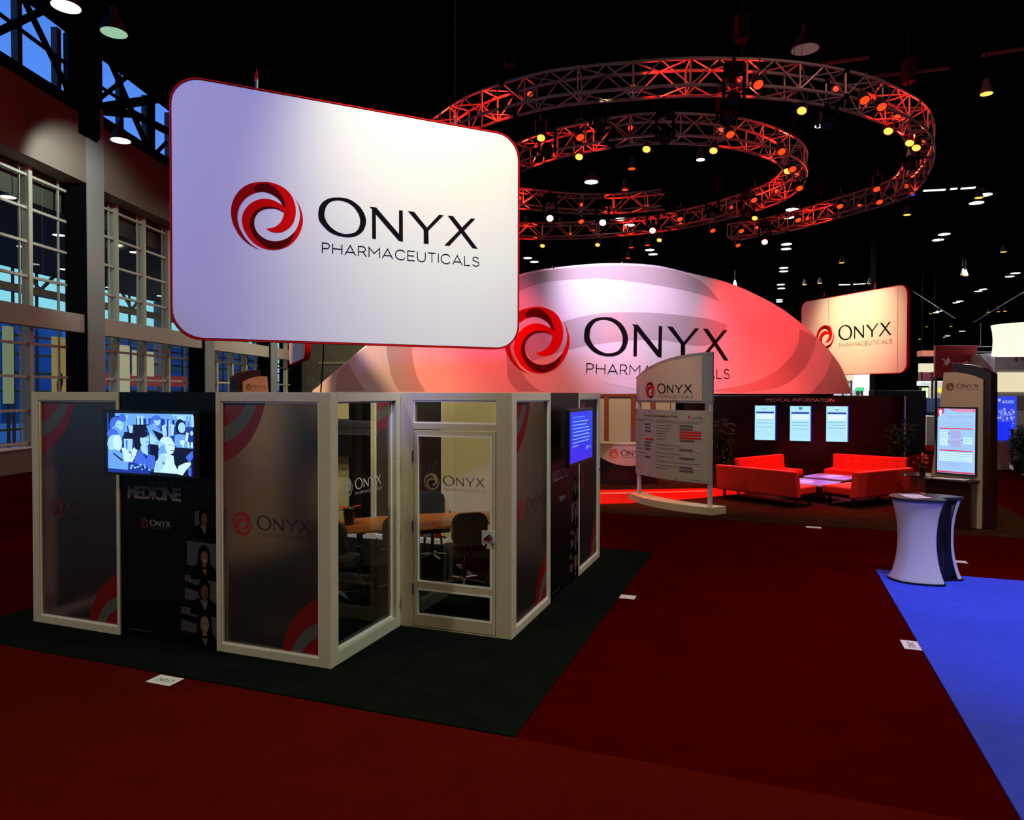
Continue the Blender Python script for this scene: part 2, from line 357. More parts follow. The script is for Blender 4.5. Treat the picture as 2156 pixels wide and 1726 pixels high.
_in_i = _mk(smooth_pts([(1470,460),(1540,590),(1580,740),(1590,860),(1560,1020),(1490,1170),(1390,1280),(1260,1360),(1080,1400),(920,1380),(780,1310),(670,1200),(615,1070),(612,950),(650,850),(720,770),(830,715),(970,700),(1100,715),(1247,785)], 4))
_dkA = _mk(smooth_pts([(640,365),(600,260),(700,170),(850,160),(1000,215),(1110,310),(1190,410),(1260,560),(1290,690)], 4)) + _mk([(1212,632)]) + _mk(smooth_pts([(1212,632),(1150,520),(1040,430),(920,370),(780,342),(640,365)], 4))[1:-1]
_dkB = _mk(smooth_pts([(1245,785),(1130,700),(1000,665),(870,655),(740,690),(620,770),(540,900),(515,1040),(550,1180),(620,1310),(720,1420),(870,1530),(1000,1560),(1180,1550),(1350,1450),(1450,1300),(1490,1170)], 4)) + _in_i[20:76]
_mid = _mk([(600,148),(600,350)]) + _mk(smooth_pts([(600,380),(500,430),(400,510),(320,620),(270,750),(252,890),(275,1040),(330,1180),(420,1330),(530,1450),(640,1530),(735,1580)], 4)) + _mk(smooth_pts([(735,1580),(640,1545),(520,1480),(400,1390),(290,1270),(200,1120),(140,970),(112,790),(130,620),(190,460),(300,310),(440,205),(600,148)], 4))[1:-1]
_O_o = _wd([(60,310),(75,210),(130,140),(210,103),(320,95),(430,110),(540,170),(620,260),(662,375),(645,480),(590,550),(500,590),(400,593),(290,570),(190,520),(110,440),(70,380)])
_O_i = _wd([(137,310),(155,220),(200,160),(260,135),(340,133),(440,165),(520,230),(575,320),(588,400),(570,480),(520,535),(440,553),(370,550),(290,520),(210,460),(155,380)])
_N = _wd([(705,210),(790,220),(1078,555),(1078,255),(1125,260),(1127,650),(1075,640),(785,305),(788,617),(740,612),(738,240)])
_Y = _wd([(1190,265),(1268,275),(1430,475),(1582,312),(1640,318),(1448,512),(1452,678),(1390,674),(1388,500)])
_X = _wd([(1690,322),(1760,330),(1872,472),(1985,357),(2040,362),(1897,512),(2070,740),(2005,733),(1860,545),(1712,703),(1650,697),(1835,510)])
_pb = _wd([(112,800),(2085,955),(115,675)])
_x0 = min(p[0] for p in _outer); _x1 = max(p[0] for p in _X); _zc = sum(p[1] for p in _N)/len(_N); _S = 1/(_x1-_x0)
def _nm(P): return [((x-_x0)*_S - .5, (z-_zc)*_S) for x, z in P]
MARK = [(_nm(_outer + _outin + _outin2[:-1]), 0, 0), (_nm(_in_o + _in_i[1:]), 0, .0002), (_nm(_mid), 1, .0004), (_nm(_dkA), 2, .0006), (_nm(_dkB), 2, .0008)]
def _byang(P, n=48):
    P = smooth_pts(P, 6, True); cx = (min(p[0] for p in P)+max(p[0] for p in P))/2; cy = (min(p[1] for p in P)+max(p[1] for p in P))/2
    out = []
    for k in range(n):
        t = 2*pi*k/n; best = min(P, key=lambda p: abs((atan2(p[1]-cy, p[0]-cx) - t + pi) % (2*pi) - pi)); out.append(best)
    return out
OOUT, OIN = _byang(_nm(_O_o)), _byang(_nm(_O_i))
LETTERS = [_nm(_N), _nm(_Y), _nm(_X)]
PBOX = _nm([(_pb[0][0], (_pb[0][1])), (_pb[1][0], _pb[1][1]), (_pb[2][0], _pb[2][1])])
PH_Y = (PBOX[0][1] + PBOX[1][1])/2; PH_H = PBOX[2][1] - PBOX[0][1]
def logo(parent, f, cx, cz, width, cols=None, ink=None, ink2=None, mark=True, sub=True, lift=.003):
    """f(u, z, lift) -> local point on the surface"""
    cols = cols or (LR1, LR2, LR3); ink = ink or INK; ink2 = ink2 or ink
    g = lambda l: (lambda a, b: f(cx + a*width, cz + b*width, lift + l*max(1, width)))
    if mark:
        mb = MB()
        for P, c, l in MARK: mb.flat(P, g(l), cols[c])
        mb.build('logo_mark', parent, fix=False)
    mb = MB(); n = len(OOUT)
    mb.add([g(0)(*p) for p in OOUT] + [g(0)(*p) for p in OIN], [(i, (i+1) % n, n+(i+1) % n, n+i) for i in range(n)], ink)
    for P in LETTERS: mb.flat(P, g(0), ink)
    if sub: stroke_text(mb, 'PHARMACEUTICALS', PBOX[0][0], PBOX[1][0], PH_Y, PH_H, ink2, g(0))
    mb.build('logo_lettering', parent, fix=False)
flatmap = lambda u, z, l: (u, -l, z)

# ================================================================== HALL
GA = -0.3532                                   # direction of the show grid
ux = Vector((cos(GA), sin(GA), 0)); vy = Vector((-sin(GA), cos(GA), 0)); P1 = Vector((-1.5855, 6.1548, 0))
def G(u, v, z=0): return P1 + ux*u + vy*v + Vector((0, 0, z))
HX0, HX1, HY0, HY1, HZ = -14.8, 46.0, -12.0, 75.0, 14.3
# floor: two drops of red carpet with the pile brushed differently, meeting at a seam in line with the charcoal carpet
WA = -0.035                                    # glass wall runs almost straight away from the camera
WP = Plane((-14.8, 0), pi/2 + WA)              # u = distance along the wall, n to the left (outside)
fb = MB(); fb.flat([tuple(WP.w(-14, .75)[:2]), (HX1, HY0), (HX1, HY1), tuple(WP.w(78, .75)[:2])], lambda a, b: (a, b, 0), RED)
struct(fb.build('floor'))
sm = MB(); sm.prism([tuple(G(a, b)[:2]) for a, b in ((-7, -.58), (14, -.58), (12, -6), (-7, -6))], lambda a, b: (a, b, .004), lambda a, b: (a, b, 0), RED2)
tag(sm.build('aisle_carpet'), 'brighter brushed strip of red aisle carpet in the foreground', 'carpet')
cb = MB(); cb.flat([tuple(WP.w(-14, .6)[:2]), (HX1, HY0), (HX1, HY1), tuple(WP.w(78, .6)[:2])], lambda a, b: (a, b, HZ), M('ceiling_black', (.001, .001, .001), 1.0, spec=0))
struct(cb.build('ceiling'))
struct(MB().box(HX1, HX1+.3, HY0, HY1, 0, HZ, BLACKM).build('wall_right'))
struct(MB().box(-24, HX1, HY0-.3, HY0, 0, HZ, BLACKM).build('wall_rear'))
bw = MB().box(-24, HX1, HY1, HY1+.3, 0, HZ, BLACKM); struct(bw.build('wall_far'))

# ---- left glass wall with columns
WR = pi/2 + WA
def wbox(mb, s0, s1, n0, n1, z0, z1, m): mb.box(s0, s1, n0, n1, z0, z1, m); return mb
def wstruct(mb, name, **k):
    o = mb.build(name, loc=WP.o, rotz=WR, **k); return struct(o)
COLS = [7.6, 15.5, 23.3, 31.5, 39.3, 47.2]
f = MB(); wbox(f, -13, 44, 0, .75, 9.3, 11.45, BRONZE); wstruct(f, 'wall_left')
f = MB(); wbox(f, -13, 78, .02, .5, 11.45, 11.85, BLACKM); wbox(f, -13, 78, .0, .5, 14.1, 14.3, BLACKM); wstruct(f, 'trim_1')
f = MB(); wbox(f, -13, 78, .7, .9, 0, .72, M('brown_sill_wall', (.12, .085, .06), .7)); wstruct(f, 'wall_left_base')
f = MB(); wbox(f, -13, 78, .62, .92, .72, .78, WHITEP); wstruct(f, 'trim_2')
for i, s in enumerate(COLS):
    f = MB(); wbox(f, s, s+.9, 0, .74, 0, 14.2, BLACKM); wbox(f, s-.004, s+.904, -.03, 0, 0, 12, COLGREY); o = wstruct(f, 'column')  # unlit column sides painted black, thin grey slab for the lit hall face
    o['label'] = 'tall grey column of the glass wall, unlit sides painted black'
for i in range(len(COLS)-1):
    a, b = COLS[i]+.9, COLS[i+1]
    f = MB(); wbox(f, a+.02, b-.02, .08, .4, 4.38, 4.98, BEAMM); wstruct(f, 'trim_%d' % (3+i), bevel=.01)
    # one glazed bay: frame and panes
    fr = MB(); k = 0; s = a
    for k in range(1, 4):
        q = a + (b-a)*k/4 - .08; wbox(fr, q, q+.16, .62, .86, .78, 9.3, MULL)
    for z in (.84, 1.84, 2.87, 3.87, 4.9, 5.92, 6.97, 7.99, 8.99): wbox(fr, a, b, .68, .78, z, z+.08, MULL)
    for k in range(0, 4):
        q = a + (b-a)*(k+.8)/4; wbox(fr, q, q+.035, .71, .77, .78, 9.3, MULL)
    o = wstruct(fr, 'window_%d' % (i+1))
    gp = MB(); wbox(gp, a, b, .735, .745, .78, 9.3, WINGLASS); gp.build('pane', o)
    # clerestory above
    fr = MB()
    for k in range(-8, 20):
        q = 21.1 + 1.72*k
        if a < q < b: wbox(fr, q-.10, q+.10, .55, .75, 11.85, 14.1, DARKSTEEL)
    wstruct(fr, 'window_%d' % (i+11))
# roof truss members in front of the clerestory
tm = MB(); TP = Plane(WP.w(0, 0)[:2], WR)
for (x0, y0, x1, y1, th) in ((-10, 75, 122, 12, .22), (-10, 14, 153, 137, .13), (55, -14, 154, 192, .2), (232, 108, 322, 318, .22), (211, 214, 293, 148, .15), (214, 178, 270, 215, .12),
        (208, 229, 358, 205, .36), (208, 232, 290, 240, .3), (290, 240, 360, 276, .3), (326, 165, 326, 325, .3), (358, 300, 333, 326, .15), (183, -30, 183, 290, 1.05)):
    a = TP(x0, y0); b = TP(x1, y1)
    tm.tube([(a[0], .15, a[1]), (b[0], .15, b[1])], th*.5, BLACKM, 6)
wstruct(tm, 'trim_12')
# concourse beyond the glass
cc = MB(); cc.box(-13, 78, .95, 11, -.05, 0, M('concourse_floor', (.07, .08, .09), .4)); wstruct(cc, 'floor_concourse')
cc = MB(); cc.box(-13, 78, .95, 10.2, 8.35, 11.2, M('concourse_soffit', (.10, .085, .07), .8)); wstruct(cc, 'ceiling_concourse')
cc = MB()
for i in range(56): cc.box(-10+i*1.6, -9.93+i*1.6, 10, 10.12, 0, 8.35, DARKSTEEL)
for i in range(11): cc.box(-10+i*8, -9.7+i*8, 9.8, 10.3, 0, 8.35, BEAMM)
for z in (.6, 1.5, 2.4, 3.3, 4.2, 5.1): cc.box(-13, 78, 10, 10.12, z, z+.1, DARKSTEEL)
cc.box(-13, 78, 9.8, 10.2, 7.2, 7.55, BEAMM)
for i in range(20):
    s = -10+i*4; cc.tube([(s, 10, 8.35), (s+1, 10, 7.5)], .09, BEAMM, 6); cc.tube([(s+2, 10, 8.35), (s+1, 10, 7.5)], .09, BEAMM, 6)
wstruct(cc, 'window_20')
# street buildings past the concourse
def bld(s0, s1, n0, n1, z, col, label, rows=5):
    b = MB(); b.box(s0, s1, n0, n1, -.3, z, M('dusk_facade_%.2f_%.2f' % (col[0], z), col, .8))
    o = b.build('building', loc=WP.o, rotz=WR); tag(o, label, 'building'); g = MB()
    for r in range(rows):
        zz = .8 + r*(z-1)/rows
        g.box(s0+.5, s1-.5, n0-.06, n0, zz, zz+(z-1)/rows*.45, M('dusk_glazing', (.02, .06, .12), .5))
    g.build('window_band', o)
FR = [(60, 110, 26, 40, 8.8, (.05, .14, .34), 'long blue lit exhibition building across the street', 6),
      (20, 58, 30, 44, 7.6, (.05, .15, .32), 'low blue building seen through the nearest glazed bay', 6),
      (76, 84, 60, 70, 17.5, (.06, .16, .34), 'narrow blue tower seen above the pale beam at far left', 9)]
for a in FR: bld(*a[:6], a[6], a[7])
light('AREA', tuple(WP.w(55, 14, 12)), 2500, (.35, .55, 1.0), 6, tuple(WP.w(55, 30, 3)), name='street_light')
for s, z in ((20, 6), (30, 6), (40, 6), (52, 6)): light('AREA', tuple(WP.w(s, 5, 8.2)), 150, (1.0, .9, .6), .5, name='concourse_light')
# lit shop sign and banner in the concourse
def wthing(name, label, cat, s, n, z): return thing(name, label, cat, WP.w(s, n, z), WR)
def ppx(px, py, n):                            # where a pixel meets the upright plane n metres outside the wall line
    q = Plane(WP.w(0, n)[:2], WR); return q(px, py)
a = ppx(258, 795, 8); b = ppx(273, 728, 8)
t = wthing('lit_pillar_sign', 'narrow cream lit pillar sign with red foot behind the second bay glass', 'sign', min(a[0], b[0]), 8, 0)
MB().box(0, abs(b[0]-a[0]), 0, .3, 0, b[1], EM('sign_cream', (.7, .62, .38), .6)).build('panel', t)
a = ppx(258, 780, 12); b = ppx(290, 735, 9); c = ppx(338, 785, 9)
t = wthing('storefront_sign', 'red shop fascia with a cream lit square seen through the glass wall', 'sign', b[0]-3, 9, 0)
MB().box(0, 9, 0, .4, 2.8, 3.5, EM('sign_red', (.30, .04, .05), .6)).build('fascia', t)
MB().box(2.4, 4.6, -.1, 0, 3.4, 4.9, EM('sign_cream', (.9, .8, .5), .7)).build('lit_square', t)
a = ppx(112, 826, 4); b = ppx(141, 716, 4)
t = wthing('poster_banner', 'tall yellow poster banner with dim figures behind the near black column', 'banner', a[0], 4, 0)
p = MB(); p.box(0, b[0]-a[0], 0, .06, .0, 4.6, EM('banner_yellow', (.30, .22, .07), .9)); p.build('sheet', t)
p = MB()
for i in range(9):
    x = random.uniform(.2, max(.5, b[0]-a[0]-.3)); z = random.uniform(1.2, 3.0)
    p.flat(ell(x, z, .16, .32, 10), lambda a, b: (a, -.01, b), M('banner_figure', (.10, .05, .02), .8))
p.build('printed_figures', t)
a = ppx(16, 790, 5); b = ppx(26, 712, 5)
t = wthing('vertical_sign', 'thin upright lit sign at the left edge of the glass wall', 'sign', a[0], 5, 0)
MB().box(0, .32, 0, .2, 2.0, 4.9, EM('sign_pale', (.40, .48, .25), .45)).build('panel', t); MB().box(.12, .2, .06, .14, 0, 2.0, DARKSTEEL).build('post', t)

# ---- far end wall behind the small kiosk: ribbed grey masonry
EWP = Plane(WP.w(44.5, 0)[:2], R(-14))
f = MB(); f.box(0, 9.6, 0, .4, 0, 11.5, M('grey_block_wall', (.085, .08, .065), .9, 0, .2, 14, .2))
for z in (2.9, 4.2, 5.5, 6.8): f.box(1.2, 9.6, -.06, 0, z, z+.14, M('pale_course', (.22, .2, .13), .8))
for x in (5.2, 7.9): f.box(x, x+1.5, -.05, 0, 5.2, 7.2, M('wall_louvre', (.14, .09, .07), .7))
struct(f.build('wall_end', loc=EWP.o, rotz=EWP.a))
struct(MB().box(-1.4, 0, -.3, .3, 0, 11.5, BLACKM).build('trim_30', loc=EWP.o, rotz=EWP.a))

# ================================================================== MEETING BOOTH ON CHARCOAL CARPET
HB = 2.44; W1 = 1.2357
c = MB(); c.prism([tuple(G(a, b)[:2]) for a, b in ((-4.2, -.57), (1.92, -.57), (1.92, 5.6), (-4.2, 5.6))], lambda a, b: (a, b, .012), lambda a, b: (a, b, 0), BLACKCARPET)
tag(c.build('booth_carpet'), 'charcoal black square carpet under the glazed meeting booth', 'carpet')
CZ = .012
def frame(mb, w_, l, r, b, t, m=None, d=.1, mids=(), h=HB):
    m = m or CREAM
    mb.box(0, l, 0, d, 0, h, m); mb.box(w_-r, w_, 0, d, 0, h, m); mb.box(l, w_-r, 0, d, 0, b, m); mb.box(l, w_-r, 0, d, h-t, h, m)
def bead(mb, x0, x1, z0, z1, y0=.012, y1=.03, t=.013):
    A_ = M('bead_painted_highlight', (.92, .96, 1.0), .35)  # bluish-white specular highlight put into the bead's base colour
    mb.box(x0, x1, y0, y1, z0, z0+t, A_); mb.box(x0, x1, y0, y1, z1-t, z1, A_); mb.box(x0, x0+t, y0, y1, z0+t, z1-t, A_); mb.box(x1-t, x1, y0, y1, z0+t, z1-t, A_)
def swirl_bands(p, x0, x1, z0, z1, F=-.001, flip=False, low=True):   # printed quarter swirls in the pane's corner, cut by the frame
    def arc(A, B, bulge, n=12):
        mx, mz = (A[0]+B[0])/2 + bulge[0], (A[1]+B[1])/2 + bulge[1]
        return [((1-t)**2*A[0]+2*t*(1-t)*mx+t*t*B[0], (1-t)**2*A[1]+2*t*(1-t)*mz+t*t*B[1]) for t in (i/n for i in range(n+1))]
    w_ = x1-x0; X = (lambda a: x1-a*w_) if flip else (lambda a: x0+a*w_); f = lambda a, b: (a, F, b)
    def band(A, B, m, bulge=(.14, -.12)):
        bg_ = (-bulge[0] if flip else bulge[0], bulge[1])
        o = arc((X(A[0]), z1), (x0 if not flip else x1, z1-A[1]), (bg_[0]*A[0]*2, bg_[1]*A[1]*2)); return o
    a1 = band((.24, .22), 0, None); a2 = band((.36, .37), 0, None); a3 = band((.45, .56), 0, None)
    c0 = (x0 if not flip else x1, z1)
    mb = MB(); mb.flat([c0] + a1, f, FROSTRED); mb.flat(a2 + a3[::-1], f, FROSTRED); mb.build('red_swirl_print', p)
    mb = MB(); mb.flat(a1 + a2[::-1], f, FROSTWHITE); mb.build('white_swirl_print', p)
    if low:
        e1 = smooth_pts([(X(.62), z0), (X(.66), z0+.17), (X(.80), z0+.38), (X(1), z0+.52)], 5)
        e2 = smooth_pts([(X(1), z0+.30), (X(.86), z0+.22), (X(.75), z0+.08), (X(.72), z0)], 5)
        mb = MB(); mb.flat(e1 + e2, f, FROSTRED)
        e3 = [(X(.82), z0), (X(.88), z0+.09), (X(1), z0+.17), (X(1), z0)]; mb.flat(e3, f, FROSTRED); mb.build('red_swirl_print', p)
        mb = MB(); mb.flat(e2[::-1] + [(X(.82), z0), (X(.88), z0+.09), (X(1), z0+.17)][::-1] + [] if False else e2 + [(X(.82), z0), (X(.88), z0+.09), (X(1), z0+.17)], f, FROSTWHITE); mb.build('white_swirl_print', p)
def glazed(name, label, o, rz, w_, l, r, b=.075, t=.085, pane=None, graphic=True, lg=None, ink=None, cols=None):
    th = thing(name, label, 'partition', (o.x, o.y, CZ), rz)
    mb = MB(); frame(mb, w_, l, r, b, t, h=HB-CZ); mb.build('frame', th, bevel=.003)
    mb = MB(); bead(mb, l, w_-r, b, HB-CZ-t); mb.build('glazing_bead', th)
    p = MB().box(l, w_-r, .034, .042, b, HB-CZ-t, pane or FROST).build('pane', th)
    if graphic: swirl_bands(p, l+.013, w_-r-.013, b+.013, HB-CZ-t-.013, F=.033)
    if lg: logo(p, lambda u, z, l_: (u, .033-l_, z), lg[0], lg[1]-.03, lg[2], cols, ink)
    return th
def photo_strip(p, w_, y, x0):                 # four printed portraits up the right side of the black graphic
    sk = [(.10, .035, .012), (.16, .06, .03), (.12, .035, .015), (.20, .11, .07)]
    for i, (zc, s) in enumerate(((1.20, .8), (.83, .95), (.50, 1.0), (.19, 1.15))):
        f = lambda l: (lambda a, b: (a, y-l, b)); mb = MB(); cx = x0 + .0*i
        gm = M('photo_grey', (.045, .05, .065), .5); gd = M('photo_mauve', (.065, .045, .055), .5)
        xl = cx-.19*s-.02*i; xr = w_-.005
        mb.flat([(xl, zc-.05), (xr, zc-.08), (xr, zc+.17), (xl, zc+.18)] if i else [(xl+.05, zc-.1), (cx-.02, zc-.1), (cx-.02, zc+.1), (xl+.05, zc+.1)], f(.0005), gm if i < 2 else gd)
        if i >= 2: mb.flat([(xl, zc+.06), (cx-.06, zc+.03), (cx-.06, zc+.09), (xl, zc+.12)], f(.0008), BLACKM)
        hair = BLACKM; face = M('photo_face_%d' % i, sk[i], .5); shirt = M('photo_shirt', (.10, .10, .13), .5)
        mb.flat([(cx-.17*s, zc-.19*s), (cx-.13*s, zc-.06*s), (cx-.04*s, zc-.02*s), (cx+.08*s, zc-.02*s), (xr, zc-.08*s), (xr, zc-.19*s)], f(.001), BLACKM)
        mb.flat([(cx-.045*s, zc-.04*s), (cx+.05*s, zc-.04*s), (cx+.02*s, zc-.15*s)], f(.0012), shirt if i != 1 else face)
        mb.flat(ell(cx+.005, zc+.055*s, .075*s, .105*s), f(.0014), hair)
        if i in (1, 3): mb.flat([(cx-.07*s, zc+.07*s), (cx+.08*s, zc+.07*s), (cx+.09*s, zc-.08*s), (cx-.085*s, zc-.08*s)], f(.0014), hair)
        mb.flat(ell(cx+.012, zc+.035*s, .045*s, .068*s), f(.0017), face)
        mb.flat([(cx-.015*s, zc-.06*s), (cx+.035*s, zc-.06*s), (cx+.03*s, zc), (cx-.01*s, zc)], f(.0016), face)
        mb.flat(ell(cx+.018, zc+.005*s, .018*s, .006*s, 10), f(.002), M('photo_teeth', (.35, .3, .25), .4) if i in (1, 3) else BLACKM)
        for dx in (-.012, .034): mb.flat(ell(cx+dx, zc+.045*s, .008*s, .004*s, 8), f(.002), BLACKM)
        mb.build('printed_portrait', p)
def black_panel(name, label, o, rz, w_):
    th = thing(name, label, 'partition', (o.x, o.y, CZ), rz)
    p = MB().box(0, w_, .012, .09, 0, HB-CZ, BLACKGLOSS).build('panel', th, bevel=.003); y = .0105
    f = lambda a, b: (a, y, b); mb = MB(); put_text(mb, 'MEDICINE', .10, .78, 1.385, .122, M('medicine_ink', (.22, .17, .18), .45), f, .86, .03); mb.build('headline_lettering', p)
    mb = MB(); put_text(mb, 'behind the', .39, .88, 1.515, .07, M('behind_ink', (.035, .028, .03), .5), f, 1.0, 0); mb.build('headline_lettering', p)
    logo(p, lambda u, z, l: (u, y-l*.3, z), .46, 1.15, .38, (M('logo_dim', (.08, .004, .004), .4),)*3, M('white_ink', (.42, .42, .42), .5), M('pharma_dim', (.10, .06, .06), .5))
    mb = MB(); bars(mb, .1, .42, .075, .008, INKL, f); mb.build('small_print', p)
    photo_strip(p, w_, y, w_-.16)
    return th
A0 = P1 - ux*3.7072
glazed('glazed_booth_section', 'left end frosted panel of the booth, with a faint dark logo behind the screen edge', A0, GA, 3.7072-2.4752, .10, .04, lg=(.645, 1.27, .84), ink=M('shadow_ink', (.05, .012, .012), .5), cols=(M('logo_faint', (.13, .008, .008), .5),)*3)
black_panel('graphic_booth_section', 'black graphic panel reading MEDICINE on the booth front, with printed portraits', P1 - ux*2.4752, GA, 1.2126)
glazed('glazed_booth_section', 'wide frosted panel at the front corner of the booth, with clear black logo', P1 - ux*1.2626, GA, 1.2626, .055, .125, lg=(.60, 1.26, .87), ink=M('shadow_ink2', (.02, .012, .012), .5), cols=(M('logo_deep', (.34, .01, .012), .5),)*3)
# return wall with clear glass
th = thing('glazed_booth_section', 'clear glass side panel of the booth facing the door recess', 'partition', tuple(G(0, .1, CZ)), GA+pi/2)
wC = 1.2432-.1; mb = MB(); frame(mb, wC, .02, .09, .11, .085, h=HB-CZ); mb.build('frame', th, bevel=.003)
mb = MB(); bead(mb, .02, wC-.09, .11, HB-CZ-.085, .05, .07, .016); mb.build('glazing_bead', th)
p = MB().box(.02, wC-.09, .072, .08, .11, HB-CZ-.085, CLEAR).build('pane', th)
logo(p, lambda u, z, l: (u, .071-l, z), .52, 1.56, .70, (GREYV,)*3, WHITEV)
mb = MB()
for z in (.5, 1.1, 1.75): mb.lathe([(.0, 0), (.007, 0), (.007, .004), (0, .004)], CHROME, 8, T=Matrix.Translation((wC-.05, -.001, z)) @ Matrix.Rotation(pi/2, 4, 'X'))
mb.build('screw_heads', th)
# door wall
th = thing('glazed_booth_section', 'door wall of the booth, recessed between two glazed corners', 'partition', tuple(G(0, 1.2432, CZ)), GA)
wD = 1.2312; H_ = HB-CZ; mb = MB(); dx0, dx1 = .145, 1.065
mb.box(0, dx0, 0, .1, 0, H_, CREAM); mb.box(dx1, wD, 0, .1, 0, H_, CREAM); mb.box(dx0, dx1, 0, .1, H_-.08, H_, CREAM); mb.box(dx0, dx1, 0, .1, 2.05, 2.115, CREAM)
mb.box(dx0, dx1, 0, .1, 0, .012, CREAM); mb.build('frame', th, bevel=.003)
mb = MB(); bead(mb, dx0, dx1, 2.115, H_-.08); mb.build('glazing_bead', th)
MB().box(dx0, dx1, .034, .04, 2.115, H_-.08, CLEAR).build('transom_pane', th)
dr = MB(); a, b = dx0+.008, dx1-.008; dz0, dz1 = .02, 2.042; st = .038
dr.box(a, a+st, -.004, .045, dz0, dz1, CREAM); dr.box(b-st, b, -.004, .045, dz0, dz1, CREAM); dr.box(a+st, b-st, -.004, .045, dz1-.05, dz1, CREAM)
dr.box(a+st, b-st, -.004, .045, dz0, dz0+.115, CREAM); dr.box(a+st, b-st, -.004, .045, .41, .475, CREAM)
door = dr.build('door', th, bevel=.003)
mb = MB(); bead(mb, a+st, b-st, .475, dz1-.05, -.008, .02, .016); bead(mb, a+st, b-st, dz0+.115, .41, -.008, .02, .016); mb.build('glazing_bead', door)
p = MB().box(a+st, b-st, .02, .026, .475, dz1-.05, CLEAR).build('pane', door)
MB().box(a+st, b-st, .02, .026, dz0+.115, .41, CLEAR).build('lower_pane', door)
logo(door, lambda u, z, l: (u, .019-l, z), .60, 1.53, .68, (M('frost_vinyl_warm', (.42, .34, .26), .6),)*3, M('frost_vinyl_dark', (.16, .12, .06), .6))
MB().box(b-.14, b, -.012, -.004, .93, 1.06, ALU).build('lock_plate', door, bevel=.002)
mb = MB(); mb.lathe([(.034, 0), (.034, .008), (.014, .012), (.014, .03), (.03, .045), (.034, .062), (.02, .075), (0, .076)], CHROME, 20, T=Matrix.Translation((b-.062, -.012, .995)) @ Matrix.Rotation(pi/2, 4, 'X'))
mb.build('door_knob', door, smooth=True)
for z in (.35, 1.0, 1.72): MB().tube([(a-.004, -.012, z), (a-.004, -.012, z+.11)], .009, DARKSTEEL, 8).build('hinge', door)
P4 = G(1.2312, 1.2432)
glazed('glazed_booth_section', 'frosted panel just right of the booth door, with narrow foreshortened logo', P4 + vy*.1, GA+pi/2, 1.2944-.1, .04, .05, lg=(.56, 1.27, .82), ink=M('shadow_ink2', (0, 0, 0)), cols=(M('logo_deep', (0, 0, 0)),)*3)
black_panel('graphic_booth_section', 'black graphic panel reading MEDICINE on the right side, beneath the blue screen', P4 + vy*1.2944, GA+pi/2, 1.2832)
glazed('glazed_booth_section', 'frosted panel at the far right end of the booth', P4 + vy*2.5776, GA+pi/2, 1.203, .03, .09, lg=(.56, 1.29, .72), ink=M('shadow_ink', (0, 0, 0)), cols=(M('logo_faint', (0, 0, 0)),)*3)
# rear and left sides, seen through the glass (faces turned inward)
BV = 5.024
def inner(o): return (o.x, o.y, CZ)
for u0, wd, kind, lab in ((-3.7072, .667, 'wall', 'cream solid rear wall panel of the booth behind the dark monitor'), (-3.04, .42, 'black', 'black rear panel of the booth between cream and frosted panels'),
                          (-2.62, 1.33, 'frost', 'frosted red rear panel of the booth seen through the door glass'), (-1.29, 1.33, 'wall', 'broad cream rear wall panel of the booth behind the conference table'),
                          (.04, 1.19, 'frost', 'frosted rear panel at the right back corner of the booth')):
    o = G(u0, BV-.1)
    if kind == 'frost':
        glazed('glazed_booth_section', lab, o, GA, wd, .08, .03, lg=(.85, 1.33, .8), ink=M('shadow_ink', (0, 0, 0)), cols=(M('logo_faint', (0, 0, 0)),)*3)
    else:
        th = thing('glazed_booth_section', lab, 'partition', inner(o), GA); MB().box(0, wd, 0, .09, 0, HB-CZ, CREAMWALL if kind == 'wall' else BLACKGLOSS).build('panel', th)
        MB().box(0, wd, -.004, 0, 0, .1, CREAM).build('skirting', th)
for v0, lab in ((.1, 'frosted side panel on the hidden left side of the booth, nearest the front'), (1.34, 'frosted side panel on the hidden left side of the booth, in the middle'), (2.58, 'cream side panel on the hidden left side of the booth'), (3.82, 'frosted side panel on the hidden left side of the booth, at the back')):
    o = G(-3.7072+.1, v0)
    if 'cream' in lab:
        th = thing('glazed_booth_section', lab, 'partition', inner(o), GA+pi/2); MB().box(0, 1.24, 0, .1, 0, HB-CZ, CREAMWALL).build('panel', th)
    else: glazed('glazed_booth_section', lab, o, GA+pi/2, 1.24 if v0 < 3.8 else 1.204, .08, .08, graphic=False)

# ---- screens on the booth
def tv(name, label, o, rz, w_, h_, fill, bez=.03, mount=.10):
    th = thing(name, label, 'screen', o, rz)
    MB().box(0, w_, 0, .055, 0, h_, BLACK).build('bezel', th, bevel=.006)
    sc = MB().box(bez, w_-bez, -.002, 0, bez, h_-bez, fill).build('display', th)
    mb = MB(); mb.box(w_/2-.2, w_/2+.2, .055, .055+mount, h_/2-.12, h_/2+.12, DARKSTEEL); mb.build('wall_bracket', th)
    return th, sc
PA = Plane(P1 - ux*3.7072 - vy*.17, GA)
q0 = PA(217, 868); q1 = PA(408, 1004); qa = PA(230, 872); qb = PA(404, 1003)
o = PA.w(q0[0], 0, q1[1]-.02)
tw, thh = q1[0]-q0[0]+.02, (q0[1]-q1[1])+.045
th, sc = tv('flat_screen', 'flat screen on the booth front showing a blue toned picture of clapping people', tuple(o), GA, tw, thh, EM('screen_black', (.0, .0, .02), .2), .02, .16)
